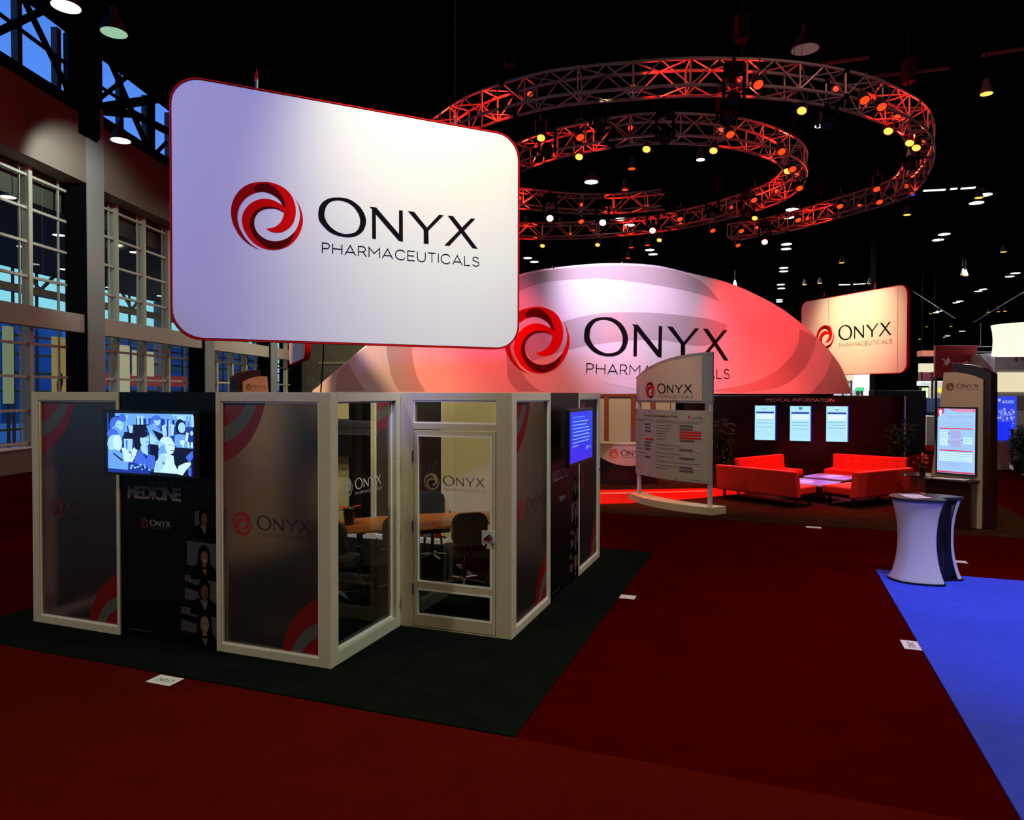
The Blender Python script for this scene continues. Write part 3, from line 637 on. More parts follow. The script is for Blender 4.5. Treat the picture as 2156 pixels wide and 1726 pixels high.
# the picture: crowd of clapping people in blue tones
def SX(x): return .065 + (x-152)/(1035-152)*(tw-.085)
def SZ(y): return thh - .03 - (y-158)/(850-158)*(thh-.055)
TONE = [EM('screen_blue_%d' % i, c, 1.0) for i, c in enumerate(((.001, .002, .03), (.01, .04, .35), (.06, .16, .85), (.16, .42, 1.0), (.40, .75, 1.0), (.62, .95, 1.0)))]
mb = MB(); lay = [0]
def sh(P, t):
    lay[0] += 1; l = .0025 + lay[0]*.00004; mb.flat([(SX(x), SZ(y)) for x, y in P], lambda a, b: (a, -l, b), TONE[t])
def se(cx, cy, rx, ry, t, a=0): sh(ell(cx, cy, rx, ry, 18, a), t)
sh([(152,158),(1035,158),(1035,850),(152,850)], 1)
sh([(230,158),(1035,160),(1035,245),(700,210),(500,215),(230,190)], 3); sh([(820,165),(1033,170),(1033,243),(850,215)], 4)
for x in (300, 345, 380, 430, 465, 505, 560, 750, 800, 850, 960, 990, 1015): sh([(x,180),(x+24,180),(x+26,300),(x+2,300)], 4 if x % 2 else 3)
sh([(152,158),(230,158),(225,200),(152,300)], 0); sh([(330,380),(430,370),(440,470),(320,470)], 0); sh([(400,290),(600,280),(620,340),(420,360)], 0)
se(310, 215, 40, 50, 2); sh([(290,260),(350,250),(365,370),(310,380)], 3)
se(395, 245, 42, 60, 3); sh([(370,300),(425,300),(415,385),(385,385)], 4)
se(655, 280, 60, 100, 2); se(675, 240, 34, 55, 4); se(670, 205, 40, 30, 2)
sh([(560,300),(640,270),(760,400),(700,500),(600,500),(590,380)], 3); sh([(620,340),(760,400),(770,440),(700,480)], 0); sh([(600,370),(690,480),(600,500)], 4)
sh([(720,300),(760,270),(775,400),(735,420)], 4); sh([(790,230),(805,230),(800,420),(788,420)], 4)
se(905, 300, 48, 85, 0); se(922, 310, 36, 60, 4); sh([(850,400),(900,380),(970,400),(975,530),(850,530)], 3); sh([(905,450),(950,450),(945,535),(910,535)], 5)
sh([(810,270),(850,280),(840,400),(805,410)], 4); sh([(965,360),(990,370),(980,470),(958,460)], 5); se(1020, 370, 16, 26, 4)
sh([(600,500),(1035,528),(1035,850),(600,850)], 0); sh([(600,490),(700,500),(700,512),(600,506)], 4); sh([(900,500),(1035,500),(1035,540),(850,532)], 3)
for x in (925, 975, 1010): sh([(x,470),(x+22,470),(x+20,530),(x+4,530)], 5)
se(235, 285, 60, 85, 2); se(275, 310, 42, 70, 4); sh([(190,330),(230,300),(330,390),(300,450),(180,420)], 3); se(268, 292, 6, 4, 0); se(296, 300, 5, 4, 0)
sh([(325,455),(418,455),(410,600),(330,600)], 4); sh([(345,470),(365,470),(362,590),(350,590)], 2)
se(205, 400, 62, 58, 2); se(225, 520, 80, 110, 4); se(255, 500, 50, 90, 5); sh([(155,600),(240,580),(330,640),(380,700),(365,815),(158,805)], 3); sh([(200,630),(215,625),(320,705),(300,712)], 0)
sh([(300,560),(345,560),(400,640),(395,720),(330,720)], 5); sh([(385,690),(400,590),(455,530),(478,560),(450,640),(410,730)], 5); sh([(410,600),(416,600),(400,690),(395,690)], 2)
se(500, 440, 75, 115, 0); se(470, 500, 40, 80, 0); se(545, 460, 48, 85, 4); se(520, 395, 60, 40, 0); se(535, 428, 12, 4, 0); se(575, 430, 8, 4, 0); se(575, 480, 14, 5, 1)
sh([(500,530),(575,540),(580,640),(510,600)], 4); sh([(500,560),(440,660),(430,740),(560,810),(650,790),(650,640),(590,620),(560,690)], 2)
sh([(370,740),(430,730),(560,760),(640,820),(370,815)], 1)
for i in range(16): se(random.uniform(385, 620), random.uniform(745, 812), 14, 9, random.choice((0, 3, 4)), random.random()*3)
se(765, 520, 78, 105, 4); se(735, 620, 50, 110, 3); se(805, 530, 48, 85, 5); se(770, 455, 60, 40, 5); se(805, 505, 10, 4, 1); se(835, 512, 7, 4, 1); se(830, 570, 16, 6, 2)
sh([(720,640),(760,600),(840,630),(850,720),(900,830),(640,825),(660,700)], 5); sh([(640,790),(700,620),(740,600),(770,660),(730,780),(690,826)], 4); sh([(725,700),(740,740),(755,700),(748,700),(740,722),(733,700)], 0)
sh([(870,830),(890,740),(960,700),(1010,690),(1015,720),(960,790),(930,845)], 5); sh([(960,640),(1030,560),(1035,640),(1000,700)], 2); sh([(985,760),(1018,745),(1018,850),(990,845)], 2)
sh([(152,158),(158,158),(158,806),(152,806)], 2)
mb.build('picture', sc, fix=False)
# blue portrait screen on the right side
PB = Plane(P4 + ux*.20, GA+pi/2); q0 = PB(1199, 862); q1 = PB(1248, 972)
o = PB.w(q0[0]+.0, 0, PB(1199, 972)[1]); h_ = PB(1248, 858)[1] - PB(1248, 966)[1]; w_ = q1[0]-q0[0]
th, sc = tv('flat_screen', 'deep blue flat screen with white text on the right side of the booth', tuple(PB.w(q0[0], 0, PB(1248, 966)[1])), GA+pi/2, w_, h_, EM('screen_deep_blue', (.004, .02, .85), 1.0), .035, .18)
mb = MB(); f = lambda a, b: (a, -.004, b); tx = EM('screen_text', (.25, .5, 1.0), 1.0); s_ = w_/1.0
put_text(mb, 'Important Safety Considerations', w_*.12, w_*.62, h_*.84, h_*.03, tx, f)
for i in range(8): bars(mb, w_*.12, w_*(.12+[.64,.58,.68,.72,.7,.72,.68,.24][i]), h_*(.765-i*.062), h_*.020, tx, f)
mb.build('screen_text', sc)
logo(sc, lambda u, z, l: (u, -.004-l, z), w_*.78, h_*.27, w_*.2, (tx,)*3, tx, sub=False)

# ---- inside the booth
tc_ = fl(950, 1088, .74); 
th = thing('conference_table', 'cherry wood boat shaped conference table inside the booth', 'table', (-1.30, 9.30, CZ), R(20))
P = smooth_pts([(-1.15,-.38),(0,-.50),(1.15,-.38),(1.22,-.28),(1.22,.28),(1.15,.38),(0,.50),(-1.15,.38),(-1.22,.28),(-1.22,-.28)], 5, True)
MB().prism(P, lambda a, b: (a, b, .735), lambda a, b: (a, b, .70), WOOD).build('table_top', th, bevel=.004)
for x in (-.7, .7):
    mb = MB(); mb.lathe([(.04, 0), (.04, .68)], BLACK, 16, (x, 0, .02)); mb.box(x-.04, x+.04, -.33, .33, 0, .03, BLACK); mb.box(x-.03, x+.03, -.3, .3, .66, .70, BLACK); mb.build('pedestal', th)
ch = thing('office_chair', 'black task chair on the near left side of the conference table', 'chair', (0, 0, 0), 0, 'task chairs round the conference table')
mb = MB(); mb.prism(rrect(-.24, .24, -.23, .23, .09), lambda a, b: (a, b, .43+.06*b*b), lambda a, b: (a, b, .50+.1*b*b), BLACKFAB); mb.build('seat', ch, bevel=.02)
mb = MB(); BP = rrect(-.22, .22, .0, .40, .12)
mb.prism(BP, lambda a, b: (a, .25+.1*b-.35*a*a+.03, .56+b), lambda a, b: (a, .20+.1*b-.35*a*a, .56+b), BLACKFAB); mb.build('backrest', ch, bevel=.015)
MB().tube([(0, 0, .06), (0, 0, .43)], .026, CHROME, 12).build('post', ch)
MB().tube([(0, .05, .42), (0, .30, .44), (0, .31, .62)], .018, CHROME, 8).build('back_bracket', ch)
for k in range(5):
    a = 2*pi*k/5; MB().tube([(0, 0, .09), (.26*cos(a), .26*sin(a), .065)], [.026, .016], CHROME, 8).build('foot', ch)
    MB().lathe([(.0, -.012), (.026, -.012), (.026, .012), (0, .012)], BLACK, 12, T=Matrix.Translation((.27*cos(a), .27*sin(a), .03)) @ Matrix.Rotation(pi/2, 4, 'X')).build('caster', ch)
for s in (-1, 1): MB().tube([(s*.2, .02, .45), (s*.29, .0, .47), (s*.29, -.02, .64), (s*.29, .18, .66)], .014, BLACK, 8).build('armrest', ch)
cps = [((-1.36, 8.62), 190, None), ((-.60, 8.85), 200, 'black task chair on the near side of the conference table, right behind the door glass'),
       ((-1.15, 10.20), 15, 'black task chair on the far side of the table against the cream wall'), ((-2.45, 9.30), 110, 'black task chair at the left end of the conference table'),
       ((-2.05, 8.25), 170, 'black task chair behind the clear side glass, below the flower pot')]
for i, ((x, y), a, lab) in enumerate(cps):
    if i == 0: ch.location = (x, y, CZ); ch.rotation_euler.z = R(a)
    else: dup(ch, (x, y, CZ), R(a), lab)
# flower pot on the table
pt = dp(735, 1108, 8.9); TT = .735+CZ
th = thing('potted_flower', 'black pot with a red waxy bloom on the conference table', 'flower pot', (-2.08, 9.0, TT))
MB().lathe([(.055, 0), (.075, .17), (.068, .17), (.05, .15)], BLACK, 18).build('pot', th, smooth=True)
def leaf(mb, p, d, L, W, m, droop=.3):
    d = Vector(d).normalized(); s = d.cross(Vector((0, 0, 1))); s = s.normalized() if s.length > .01 else Vector((1, 0, 0)); p = Vector(p); n = s.cross(d)
    pts = []
    for t, ww in ((0, .1), (.3, 1), (.6, .8), (1, 0.02)):
        c_ = p + d*L*t - Vector((0, 0, 1))*droop*L*t*t; pts.append((c_ - s*W*ww, c_ + n*W*.15*ww, c_ + s*W*ww))
    V = [q for r_ in pts for q in r_]; F = []
    for i in range(3): F += [(i*3, i*3+1, i*3+4, i*3+3), (i*3+1, i*3+2, i*3+5, i*3+4)]
    mb.add(V, F, m)
mb = MB()
for i in range(12):
    a = i*2.4; leaf(mb, (0, 0, .16), (cos(a), sin(a), .5+.5*random.random()), .13+.06*random.random(), .035, M('fresh_leaf', (.05, .12, .03), .5))
mb.build('leaves', th)
mb = MB()
for a, h in ((2.6, .12), (.4, .17), (4.2, .14)):
    leaf(mb, (.04*cos(a), .04*sin(a), .16+h*.4), (cos(a), sin(a), .25), .12, .055, M('waxy_red', (.8, .03, .01), .3), .1)
mb.build('bloom', th)
# dark monitor on the cream rear wall
o = G(-3.5, BV-.30, 1.38)
tv('monitor', 'switched off monitor inside the booth in front of the cream rear panel', tuple(o), GA, .62, .62, BLACKGLOSS, .02, .12)

# ================================================================== HANGING SIGNS
def hanging_sign(label, o, ang, wd, ht, z0, hooks, seams=(), lw=.70, lc=(.50, .52), bow=.0):
    th = thing('hanging_sign', label, 'hanging sign', (o[0], o[1], z0), ang)
    fc = MB(); fc.prism(rrect(.015, wd-.015, .015, ht-.015, .26, 10), lambda a, b: (a, 0, b), lambda a, b: (a, .05, b), WHITE); face = fc.build('face', th)
    e_ = MB(); RP = rrect(.008, wd-.008, .008, ht-.008, .267, 10); RI = rrect(.03, wd-.03, .03, ht-.03, .25, 10); n = len(RP); Q = rrect(-.004, wd+.004, -.004, ht+.004, .274, 10)
    V = [(a, -.006, b) for a, b in RP] + [(a, -.006, b) for a, b in Q] + [(a, .09, b) for a, b in Q] + [(a, .09, b) for a, b in RI]
    e_.add(V, [(i, (i+1) % n, n+(i+1) % n, n+i) for i in range(n)] + [(n+i, n+(i+1) % n, 2*n+(i+1) % n, 2*n+i) for i in range(n)] + [(2*n+i, 2*n+(i+1) % n, 3*n+(i+1) % n, 3*n+i) for i in range(n)], REDP)
    e_.build('red_rim', th)
    logo(face, flatmap, wd*lc[0], ht*lc[1], wd*lw)
    for x in seams: MB().box(x-.006, x+.006, -.002, .0, .03, ht-.03, M('seam_line', (.25, .14, .1), .8)).build('seam', face)
    for x in hooks:
        mb = MB(); mb.tube([(x, .03, ht), (x, .03, ht+.10)], .018, CHROME, 8); mb.tube([(x-.012, .03, ht+.08), (x, .03, ht+.2), (x+.012, .03, ht+.08)], .012, REDP, 6)
        mb.tube([(x, .03, ht+.2), (x, .03, HZ-z0-.05)], .006, BLACKM, 5); mb.build('suspension_cable', th)
    return th
b0 = SIGNP(360, 714.5); b1 = SIGNP(1092, 733.6); t0 = SIGNP(360, 153); t1 = SIGNP(1092, 287.5)
zb = (b0[1]+b1[1])/2; zt = (t0[1]+t1[1])/2
hl = ((_x0+_x1)/2 - b0[0], _zc - zb)
hanging_sign('nearest and largest rounded white hanging sign with swirl logo, above the booth', SIGNP.w(b0[0]), SIGNP.a, b1[0]-b0[0], zt-zb, zb, (SIGNP(541, 190)[0]-b0[0], SIGNP(960, 265)[0]-b0[0]), lw=(_x1-_x0)/(b1[0]-b0[0]), lc=(hl[0]/(b1[0]-b0[0]), hl[1]/(zt-zb)))
RSP = Plane(dp(1910, 700, 19.5), R(-72.2+0)); r0 = RSP(1687, 700)[0]; r1 = RSP(1910, 700)[0]
rzb = (RSP(1700, 792)[1] + RSP(1888, 785)[1])/2; rzt = (RSP(1700, 634)[1] + RSP(1888, 601)[1])/2
lx = RSP(1793, 700)[0]-r0; lz = RSP(1815, 697)[1]-rzb; lwid = RSP(1871, 700)[0]-RSP(1714, 700)[0]
hanging_sign('cream lit rounded hanging sign with swirl logo at right, behind the arched header', RSP.w(r0), RSP.a, r1-r0, rzt-rzb, rzb, (RSP(1841, 600)[0]-r0, 1.0), (RSP(1745, 600)[0]-r0, RSP(1891, 600)[0]-r0), lw=lwid/(r1-r0), lc=(lx/(r1-r0), lz/(rzt-rzb)))
LSP = Plane(dp(608.6, 769, 14.6), R(-68)); 
zl = LSP(608.6, 769)[1]; l1 = LSP(643, 745)[0]
hanging_sign('slim glimpse of a third white hanging sign under the big sign, its corner rounded', LSP.w(0), LSP.a, l1 if l1 > 1 else 3.6, 2.44, zl, (1.0, 2.6))

# ================================================================== ARCHED HEADER
class Arc:                                      # an upright wall gently curved in plan, bending away to the right
    def __init__(s, x0, Y0, th0, th1, L0, L1):
        s.pts = []; p = Vector((x0*Y0, Y0)); du = .02; s.U0 = L0
        tf = lambda u: R(th0 + (th1-th0)*(u-L0)/(L1-L0))
        q = p.copy(); u = 0; fw = []
        while u < L1+.4: fw.append((u, q.x, q.y, tf(u))); q = q + Vector((cos(tf(u)), sin(tf(u))))*du; u += du
        q = p.copy(); u = 0; bk = []
        while u > L0-.4: q = q - Vector((cos(tf(u)), sin(tf(u))))*du; u -= du; bk.append((u, q.x, q.y, tf(u)))
        s.pts = bk[::-1] + fw; s.du = du
    def __call__(s, px, py):
        d = ray(px, py); k = d.x/d.y; lo, hi = 0, len(s.pts)-1
        while hi-lo > 1:
            m = (lo+hi)//2
            if s.pts[m][1]/s.pts[m][2] < k: lo = m
            else: hi = m
        u, x, y, t = s.pts[lo]; return (u, CH + d.z/d.y*y)
    def w(s, u, n=0, z=0):
        i = max(0, min(len(s.pts)-2, int((u - s.pts[0][0])/s.du))); u0, x, y, t = s.pts[i]; r = u-u0
        return Vector((x + cos(t)*r - sin(t)*n, y + sin(t)*r + cos(t)*n, z))
AP = Arc(.035, 16.8, 2, 37.2, -5.2, 11.4)
def apx(P, n=5, closed=False): return [AP(x, y) for x, y in smooth_pts(P, n, closed)]
top_px = [(659,826),(700,791),(774,728),(850,680),(930,638),(1010,605),(1095,580),(1167,566),(1275,556.5),(1377,560),(1447,575),(1533,596.5),(1608.5,629),(1662,661),(1710.6,701),(1748,739),(1775,779),(1794,829)]
ATOP = apx(top_px); ABZ = 2.42
outl = ATOP + [(ATOP[-1][0], ABZ), (ATOP[0][0], ABZ)]
th = thing('arched_header', 'long arched white header with swirl bands and logo, lit red and pink', 'arched sign', (0, 0, 0), 0)
fc = MB(); fc.prism(outl, lambda a, b: (a, 0, b), lambda a, b: (a, .12, b), WHITE); face = fc.build('face', th)
MB().tube([(a, .06, b+.01) for a, b in ATOP], .03, ALU, 8).build('top_trim', th)
mb = MB(); F = lambda l: (lambda a, b: (a, -l, b))
def band(A, B, l, m=PINKM): mb.flat(apx(A) + apx(B)[::-1], F(l), m)
band([(1000,613),(1095,582),(1167,568),(1275,559),(1377,562),(1447,577),(1490,603),(1517,636)], [(1000,646),(1093,613),(1151,594),(1259,586),(1339,594),(1420,607),(1479,621),(1517,636)], .003)
band([(1090,715),(1194,674.5),(1275,659),(1366,658),(1447,665),(1495,672),(1533,684)], [(1120,760),(1200,736),(1290,720),(1390,716),(1470,728),(1515,716),(1533,684)], .003)
band([(1683.7,693),(1678,730),(1645,772),(1585,805),(1500,822)], [(1719,711),(1712,744),(1685,785),(1640,815),(1560,827)], .003)
mb.flat(apx([(1752,746),(1743,780),(1728,804),(1706,828)]) + [AP(1792, 828)] + apx([(1773,779),(1752,746)]), F(.003), PINKM)
mb.flat(apx([(734,764),(748,790),(771,824)]) + apx([(709,824),(712,786),(734,764)]), F(.003), PINKM)
band([(817,700),(815,740),(825,790),(842,824)], [(868,672),(868,735),(878,790),(896,824)], .003)
band([(1062,690),(1068,765),(1072,800),(1092,824)], [(1075,690),(1090,760),(1110,800),(1140,824)], .003)
mb.flat(apx([(1267,802),(1330,800),(1420,795),(1500,790)]) + apx([(1500,806),(1400,822),(1320,816),(1267,802)])[:-1], F(.003), M('swirl_white_print', (.9, .88, .88), .5))
mb.build('swirl_print', face)
m0 = AP(1059, 715); m1 = AP(1538, 715); nz = (AP(1363, 745)[1] + AP(1363, 683)[1])/2
lc_ = ((m0[0]+m1[0])/2, nz); rt = R(-1.3)
logo(face, lambda u, z, l: (lc_[0] + (u-lc_[0])*cos(rt) - (z-lc_[1])*sin(rt), -l, lc_[1] + (u-lc_[0])*sin(rt) + (z-lc_[1])*cos(rt)), lc_[0], lc_[1], (m1[0]-m0[0])*.985, lift=.006)
for x, y in ((1167, 566), (1313, 557), (1449, 575)):
    q = AP(x, y); mb = MB(); mb.lathe([(.03, 0), (.03, .07), (.015, .1)], CHROME, 8, (q[0], .06, q[1])); mb.tube([(q[0], .06, q[1]+.1), (q[0], .06, HZ-.1)], .006, BLACKM, 5); mb.build('suspension_cable', th)
def curvify(o):                                 # cut the flat mesh into narrow upright strips, then bend it along the arc
    for ch in o.children: curvify(ch)
    if o.type != 'MESH': return
    bm = bmesh.new(); bm.from_mesh(o.data); k = -6.0
    while k < 13:
        bmesh.ops.bisect_plane(bm, geom=bm.verts[:] + bm.edges[:] + bm.faces[:], plane_co=(k, 0, 0), plane_no=(1, 0, 0)); k += .3
    for v in bm.verts: v.co = AP.w(v.co.x, v.co.y, v.co.z)
    bm.to_mesh(o.data); bm.free()
curvify(th)

# ================================================================== BIG BOOTH UNDER THE ARCH
c = MB(); c.prism([tuple(G(a, b)[:2]) for a, b in ((-2.6, 8.82), (8.3, 8.82), (8.3, 17), (7.0, 21.5), (-2.6, 21.5))], lambda a, b: (a, b, .012), lambda a, b: (a, b, 0), BROWNCARPET)
tag(c.build('booth_carpet'), 'dark brown patterned carpet under the red lounge', 'carpet')
c = MB(); P = [fl(x, y) for x, y in ((1150, 1062), (1265, 1062.5), (1330, 1061), (1400, 1056), (1470, 1050), (1560, 1042))] + [fl(x, y) for x, y in ((1590, 1030), (1500, 1029), (1400, 1031), (1265, 1033), (1150, 1035))]
c.prism([(p.x, p.y) for p in P], lambda a, b: (a, b, .02), lambda a, b: (a, b, .012), REDINLAY)
inl = tag(c.build('inlay_carpet'), 'bright red curved inlay carpet left of the sofas', 'carpet')
c = MB(); P = [fl(x, y) for x, y in ((1150, 1039.5), (1265, 1038.5), (1400, 1036.5), (1500, 1033.5), (1500, 1035.2), (1400, 1039), (1265, 1041.5), (1150, 1042.5))]
c.prism([(p.x, p.y) for p in P], lambda a, b: (a, b, .022), lambda a, b: (a, b, .019), M('pale_inlay', (.8, .55, .45), .8)); c.build('pale_stripe', inl)
# backlit panel wall on the left
BP_ = Plane(dp(1265, 850, 21.5), GA+R(8)); x0 = BP_(1180, 850)[0]; x1 = BP_(1418, 850)[0]
th = thing('panel_backdrop', 'row of pale translucent panels in red posts behind the reception desk', 'partition', (BP_.o.x, BP_.o.y, .012), BP_.a)
n = 0
posts = [BP_(x, 850)[0] for x in (1195, 1277, 1333, 1374, 1416)]
for u in posts: MB().box(u-.07, u+.07, -.03, .1, 0, 2.36, M('red_brown_post', (.30, .06, .04), .45)).build('post', th)
MB().box(posts[0], posts[-1], -.03, .1, 2.32, 2.40, M('red_brown_post')).build('top_rail', th)
for a, b in zip(posts, posts[1:]): MB().box(a+.07, b-.07, .02, .04, .1, 2.32, M('pale_translucent', (.62, .50, .40), .5)).build('panel', th)
for x in (1418, 1489):
    q = dp(x, 850, 20.2); t2 = thing('white_post', 'slim white post glimpsed through the gap of the overview stand, %s' % ('left' if x < 1450 else 'right'), 'post', (q.x, q.y, .012)); MB().box(-.05, .05, -.05, .05, 0, 2.36, WHITEP).build('post', t2)
# reception desk
dc = fl(1318, 1019); DK = Plane((dc.x, dc.y), 0)
th = thing('reception_desk', 'curved reception desk with beige logo front and dark base', 'desk', (dc.x, dc.y+.75, .012))
def arcp(r, a0, a1, n=20): return [(r*sin(a0+(a1-a0)*i/n), -r*cos(a0+(a1-a0)*i/n)) for i in range(n+1)]
MB().prism(arcp(1.0, -1.1, 1.1) + arcp(.5, 1.1, -1.1), lambda a, b: (a, b, 0), lambda a, b: (a, b, .95), M('dark_red_brown', (.02, .005, .004), .35)).build('base', th)
MB().prism(arcp(1.22, -1.0, 1.0) + arcp(.6, 1.0, -1.0), lambda a, b: (a, b, 1.08), lambda a, b: (a, b, 1.11), M('desk_top', (.75, .58, .42), .4)).build('desk_top', th)
ff = MB(); n = 30
for k in range(2):
    r = 1.16 + k*.03; base = len(ff.v); mi_ = ff.mi(M('beige_front', (.58, .42, .27), .5))
    for i in range(n+1):
        a = -.95 + 1.9*i/n; zb_ = .52 + .45*(a/.95)**2
        ff.v += [(r*sin(a), -r*cos(a), zb_), (r*sin(a), -r*cos(a), 1.08)]
    for i in range(n): ff.f.append([base+2*i, base+2*i+2, base+2*i+3, base+2*i+1]); ff.m.append(mi_)
fr = ff.build('front_panel', th, smooth=True)
logo(fr, lambda u, z, l: ((1.192+l)*sin(u/1.19), -(1.192+l)*cos(u/1.19), z), -.04, .86, .95, (M('logo_coral', (.8, .06, .02), .5),)*3, INK)
# medical information wall
MW = Plane(dp(1688, 830, 20.9), GA); a0 = MW(1440, 830)[0]; a1 = MW(1911, 830)[0]; mh = MW(1700, 832.5)[1]
th = thing('media_backdrop', 'dark red brown glossy wall headed MEDICAL INFORMATION behind the sofas', 'partition', (MW.o.x, MW.o.y, .012), MW.a)
MG = M('oxblood_gloss', (.016, .0018, .0014), .25, 0, .12, 3)
P = [(a0, 0), (a1-.5, 0)] + [(a1-.5+.5*sin(t), .5-.5*cos(t)) for t in (pi/2*i/8 for i in range(1, 9))] + [(a1-.1, .5), (a1-.5, .4), (a0, .4)]
MB().prism(P, lambda a, b: (a, b, 0), lambda a, b: (a, b, mh-.012), MG).build('wall_body', th)
MB().box(a0, a1-.35, -.005, .02, mh-.03, mh-.01, CHROME).build('top_trim', th)
MB().tube([(a1, .5, .1), (a1, .5, mh-.02)], .035, ALU, 8).build('edge_trim', th)
q = MW(1613, 845); q2 = MW(1756, 845); mb = MB(); put_text(mb, 'MEDICAL INFORMATION', q[0], q2[0], q[1]-.012, MW(1700, 838)[1]-q[1], M('pink_letters', (.95, .55, .52), .5), lambda a, b: (a, -.02, b)); mb.build('heading_lettering', th)
SCW = EM('screen_pale', (.45, .85, 1.0), 1.0); SCB = EM('screen_side_glow', (.02, .05, 1.0), 1.0); SCI = EM('screen_ink', (.10, .22, .55), 1.0); SCK = EM('screen_navy', (.02, .05, .35), 1.0); SCP = EM('screen_white', (.75, .95, 1.0), 1.0)
for (x0p, x1p, y0p, y1p, lab, hd) in ((1589.5, 1632, 854, 925, 'left of the three bright portrait screens on the dark wall, headed FACT', 0), (1663, 1706, 855, 927, 'middle one of the three bright portrait screens on the dark wall', 1), (1739, 1784, 855.5, 928.5, 'right of the three bright portrait screens on the dark wall, its emblem round', 2)):
    p0 = MW(x0p, y1p); p1 = MW(x1p, y0p); w_ = p1[0]-p0[0]+.03; h_ = p1[1]-p0[1]+.03
    sth = thing('portrait_screen', lab, 'screen', tuple(MW.w(p0[0]-.015, -.09, p0[1]-.015)), MW.a, None)
    MB().box(0, w_, 0, .08, 0, h_, BLACK).build('casing', sth, bevel=.004)
    s2 = MB().box(.012, w_-.012, -.003, 0, .012, h_-.012, SCW).build('display', sth)
    mb = MB(); f = lambda a, b: (a, -.005, b); mb.box(w_-.001, w_+.012, -.002, .07, .0, h_, SCB); mb.build('side_light', sth)
    mb = MB(); mb.flat([(w_*.08, h_*.77), (w_*.92, h_*.77), (w_*.92, h_*.82), (w_*.08, h_*.82)], f, SCK); mb.flat([(w_*.1, h_*.60), (w_*.9, h_*.60), (w_*.9, h_*.75), (w_*.1, h_*.75)], f, SCP)
    for z in ((.58, .49, .38), (.52, .44, .34), (.54, .46, .38))[hd]: mb.flat([(w_*.1, h_*z), (w_*.88, h_*z), (w_*.88, h_*(z+.012)), (w_*.1, h_*(z+.012))], f, SCI)
    for z in (.28, .24, .2, .16, .12): bars(mb, w_*.1, w_*.85, h_*z, .008, EM('screen_faint', (.3, .62, .85), 1.0), f)
    if hd == 0: put_text(mb, 'FACT', w_*.32, w_*.66, h_*.88, h_*.045, SCI, f)
    elif hd == 1: mb.flat([(w_*.42, h_*.96), (w_*.60, h_*.96), (w_*.60, h_*.91), (w_*.51, h_*.875), (w_*.42, h_*.91)], f, SCI)
    else: mb.flat(ell(w_*.5, h_*.92, w_*.09, w_*.08, 14), f, SCI); mb.flat(ell(w_*.5, h_*.94, w_*.09, w_*.06, 14), lambda a, b: (a, -.0055, b), SCP)
    mb.build('screen_content', s2)

# ---- sofas
def sofa(label, A, B, side, depth=.78, group=None):     # A, B: floor points under the two ends of the back's top edge; side = +1: seat to the left of A->B
    A = Vector((A.x, A.y, 0)); B = Vector((B.x, B.y, 0)); L = (B-A).length; ang = atan2((B-A).y, (B-A).x)
    th = thing('sofa', label, 'sofa', (A.x, A.y, .012), ang); s = side
    y = lambda a, b: (min(s*a, s*b), max(s*a, s*b))
    st_ = MB(); st_.box(.02, L-.02, *y(.16, depth+.1), .26, .43, SOFA); st_.build('seat', th, bevel=.035, seg=3)
    bk = MB(); T = Matrix(((1,0,0,0),(0,1,-s*.13,s*.10),(0,0,1,0),(0,0,0,1))); bk.box(0, L, *y(0, .15), .22, .78, SOFA, T); b_ = bk.build('backrest', th, bevel=.03, seg=3)
    tf = MB()
    for i in range(int(L/.27)):
        for z in (.54, .68):
            tf.lathe([(.0, -.006), (.018, -.004), (.022, 0), (.0, .008)], M('button_red', (.4, .01, .005), .7), 10, T=Matrix.Translation((.2+i*(L-.4)/max(1, int(L/.27)-1), s*(.15-.13*z+.10)+s*.002, z)) @ Matrix.Rotation(-s*pi/2, 4, 'X'))
    tf.build('tufting_buttons', b_)
    fr_ = MB(); fr_.box(.02, L-.02, *y(.10, depth+.05), .21, .255, BLACK); fr_.build('base_frame', th)
    for x in (.12, L-.12):
        for yy in (.18, depth-.05): MB().box(x-.025, x+.025, *y(yy, yy+.05), 0, .21, BLACK).build('leg', th)
    return th
sofa('red sofa at front left of the lounge, seen from behind', fl(1505.5, 978.6, .78), fl(1676, 995, .78), 1)
sofa('red tufted sofa at rear left, angled towards the tables', fl(1545, 965, .78), fl(1640, 956, .78), -1, .62)
sofa('red tufted sofa at rear right, its buttoned back facing the viewer', fl(1758, 955, .78), fl(1912, 964, .78), -1)
sofa('red sofa at front right of the lounge, its back turned to the right', fl(1808, 996, .78), fl(1925, 985.5, .78), 1)
TBL = M('table_violet_lit_white', (.45, .40, .62), .25)  # violet cast of the light put into the white table's colour
def low_table(label, x, y, a):
    th = thing('coffee_table', label, 'coffee table', (x, y, .012), a)
    MB().prism(rrect(-.52, .52, -.52, .52, .10), lambda a, b: (a, b, .40), lambda a, b: (a, b, .36), TBL).build('table_top', th, bevel=.006)
    mb = MB(); mb.box(-.25, .25, -.25, .25, 0, .36, BLACK); mb.build('pedestal', th, bevel=.01); return th
def papers(label, loc, rz, n=3, s=.3):
    th = thing('paper_sheets', label, 'papers', loc, rz); random.seed(len(label))
    for i in range(n):
        mb = MB(); T = Matrix.Rotation(random.uniform(-.35, .35), 4, 'Z'); dx = (i-(n-1)/2)*s*.5; mb.box(dx-s*.35, dx+s*.35, -s*.5, s*.5, i*.003, i*.003+.002, PAPER, T)
        for k in range(6): mb.box(dx-s*.26, dx+s*.2, s*.36-k*s*.12, s*.38-k*s*.12, i*.003+.002, i*.003+.0025, INKL, T)
        mb.build('sheet', th)
    return th
t1_ = fl(1752, 1003, .41); t2_ = fl(1706, 1014, .41)
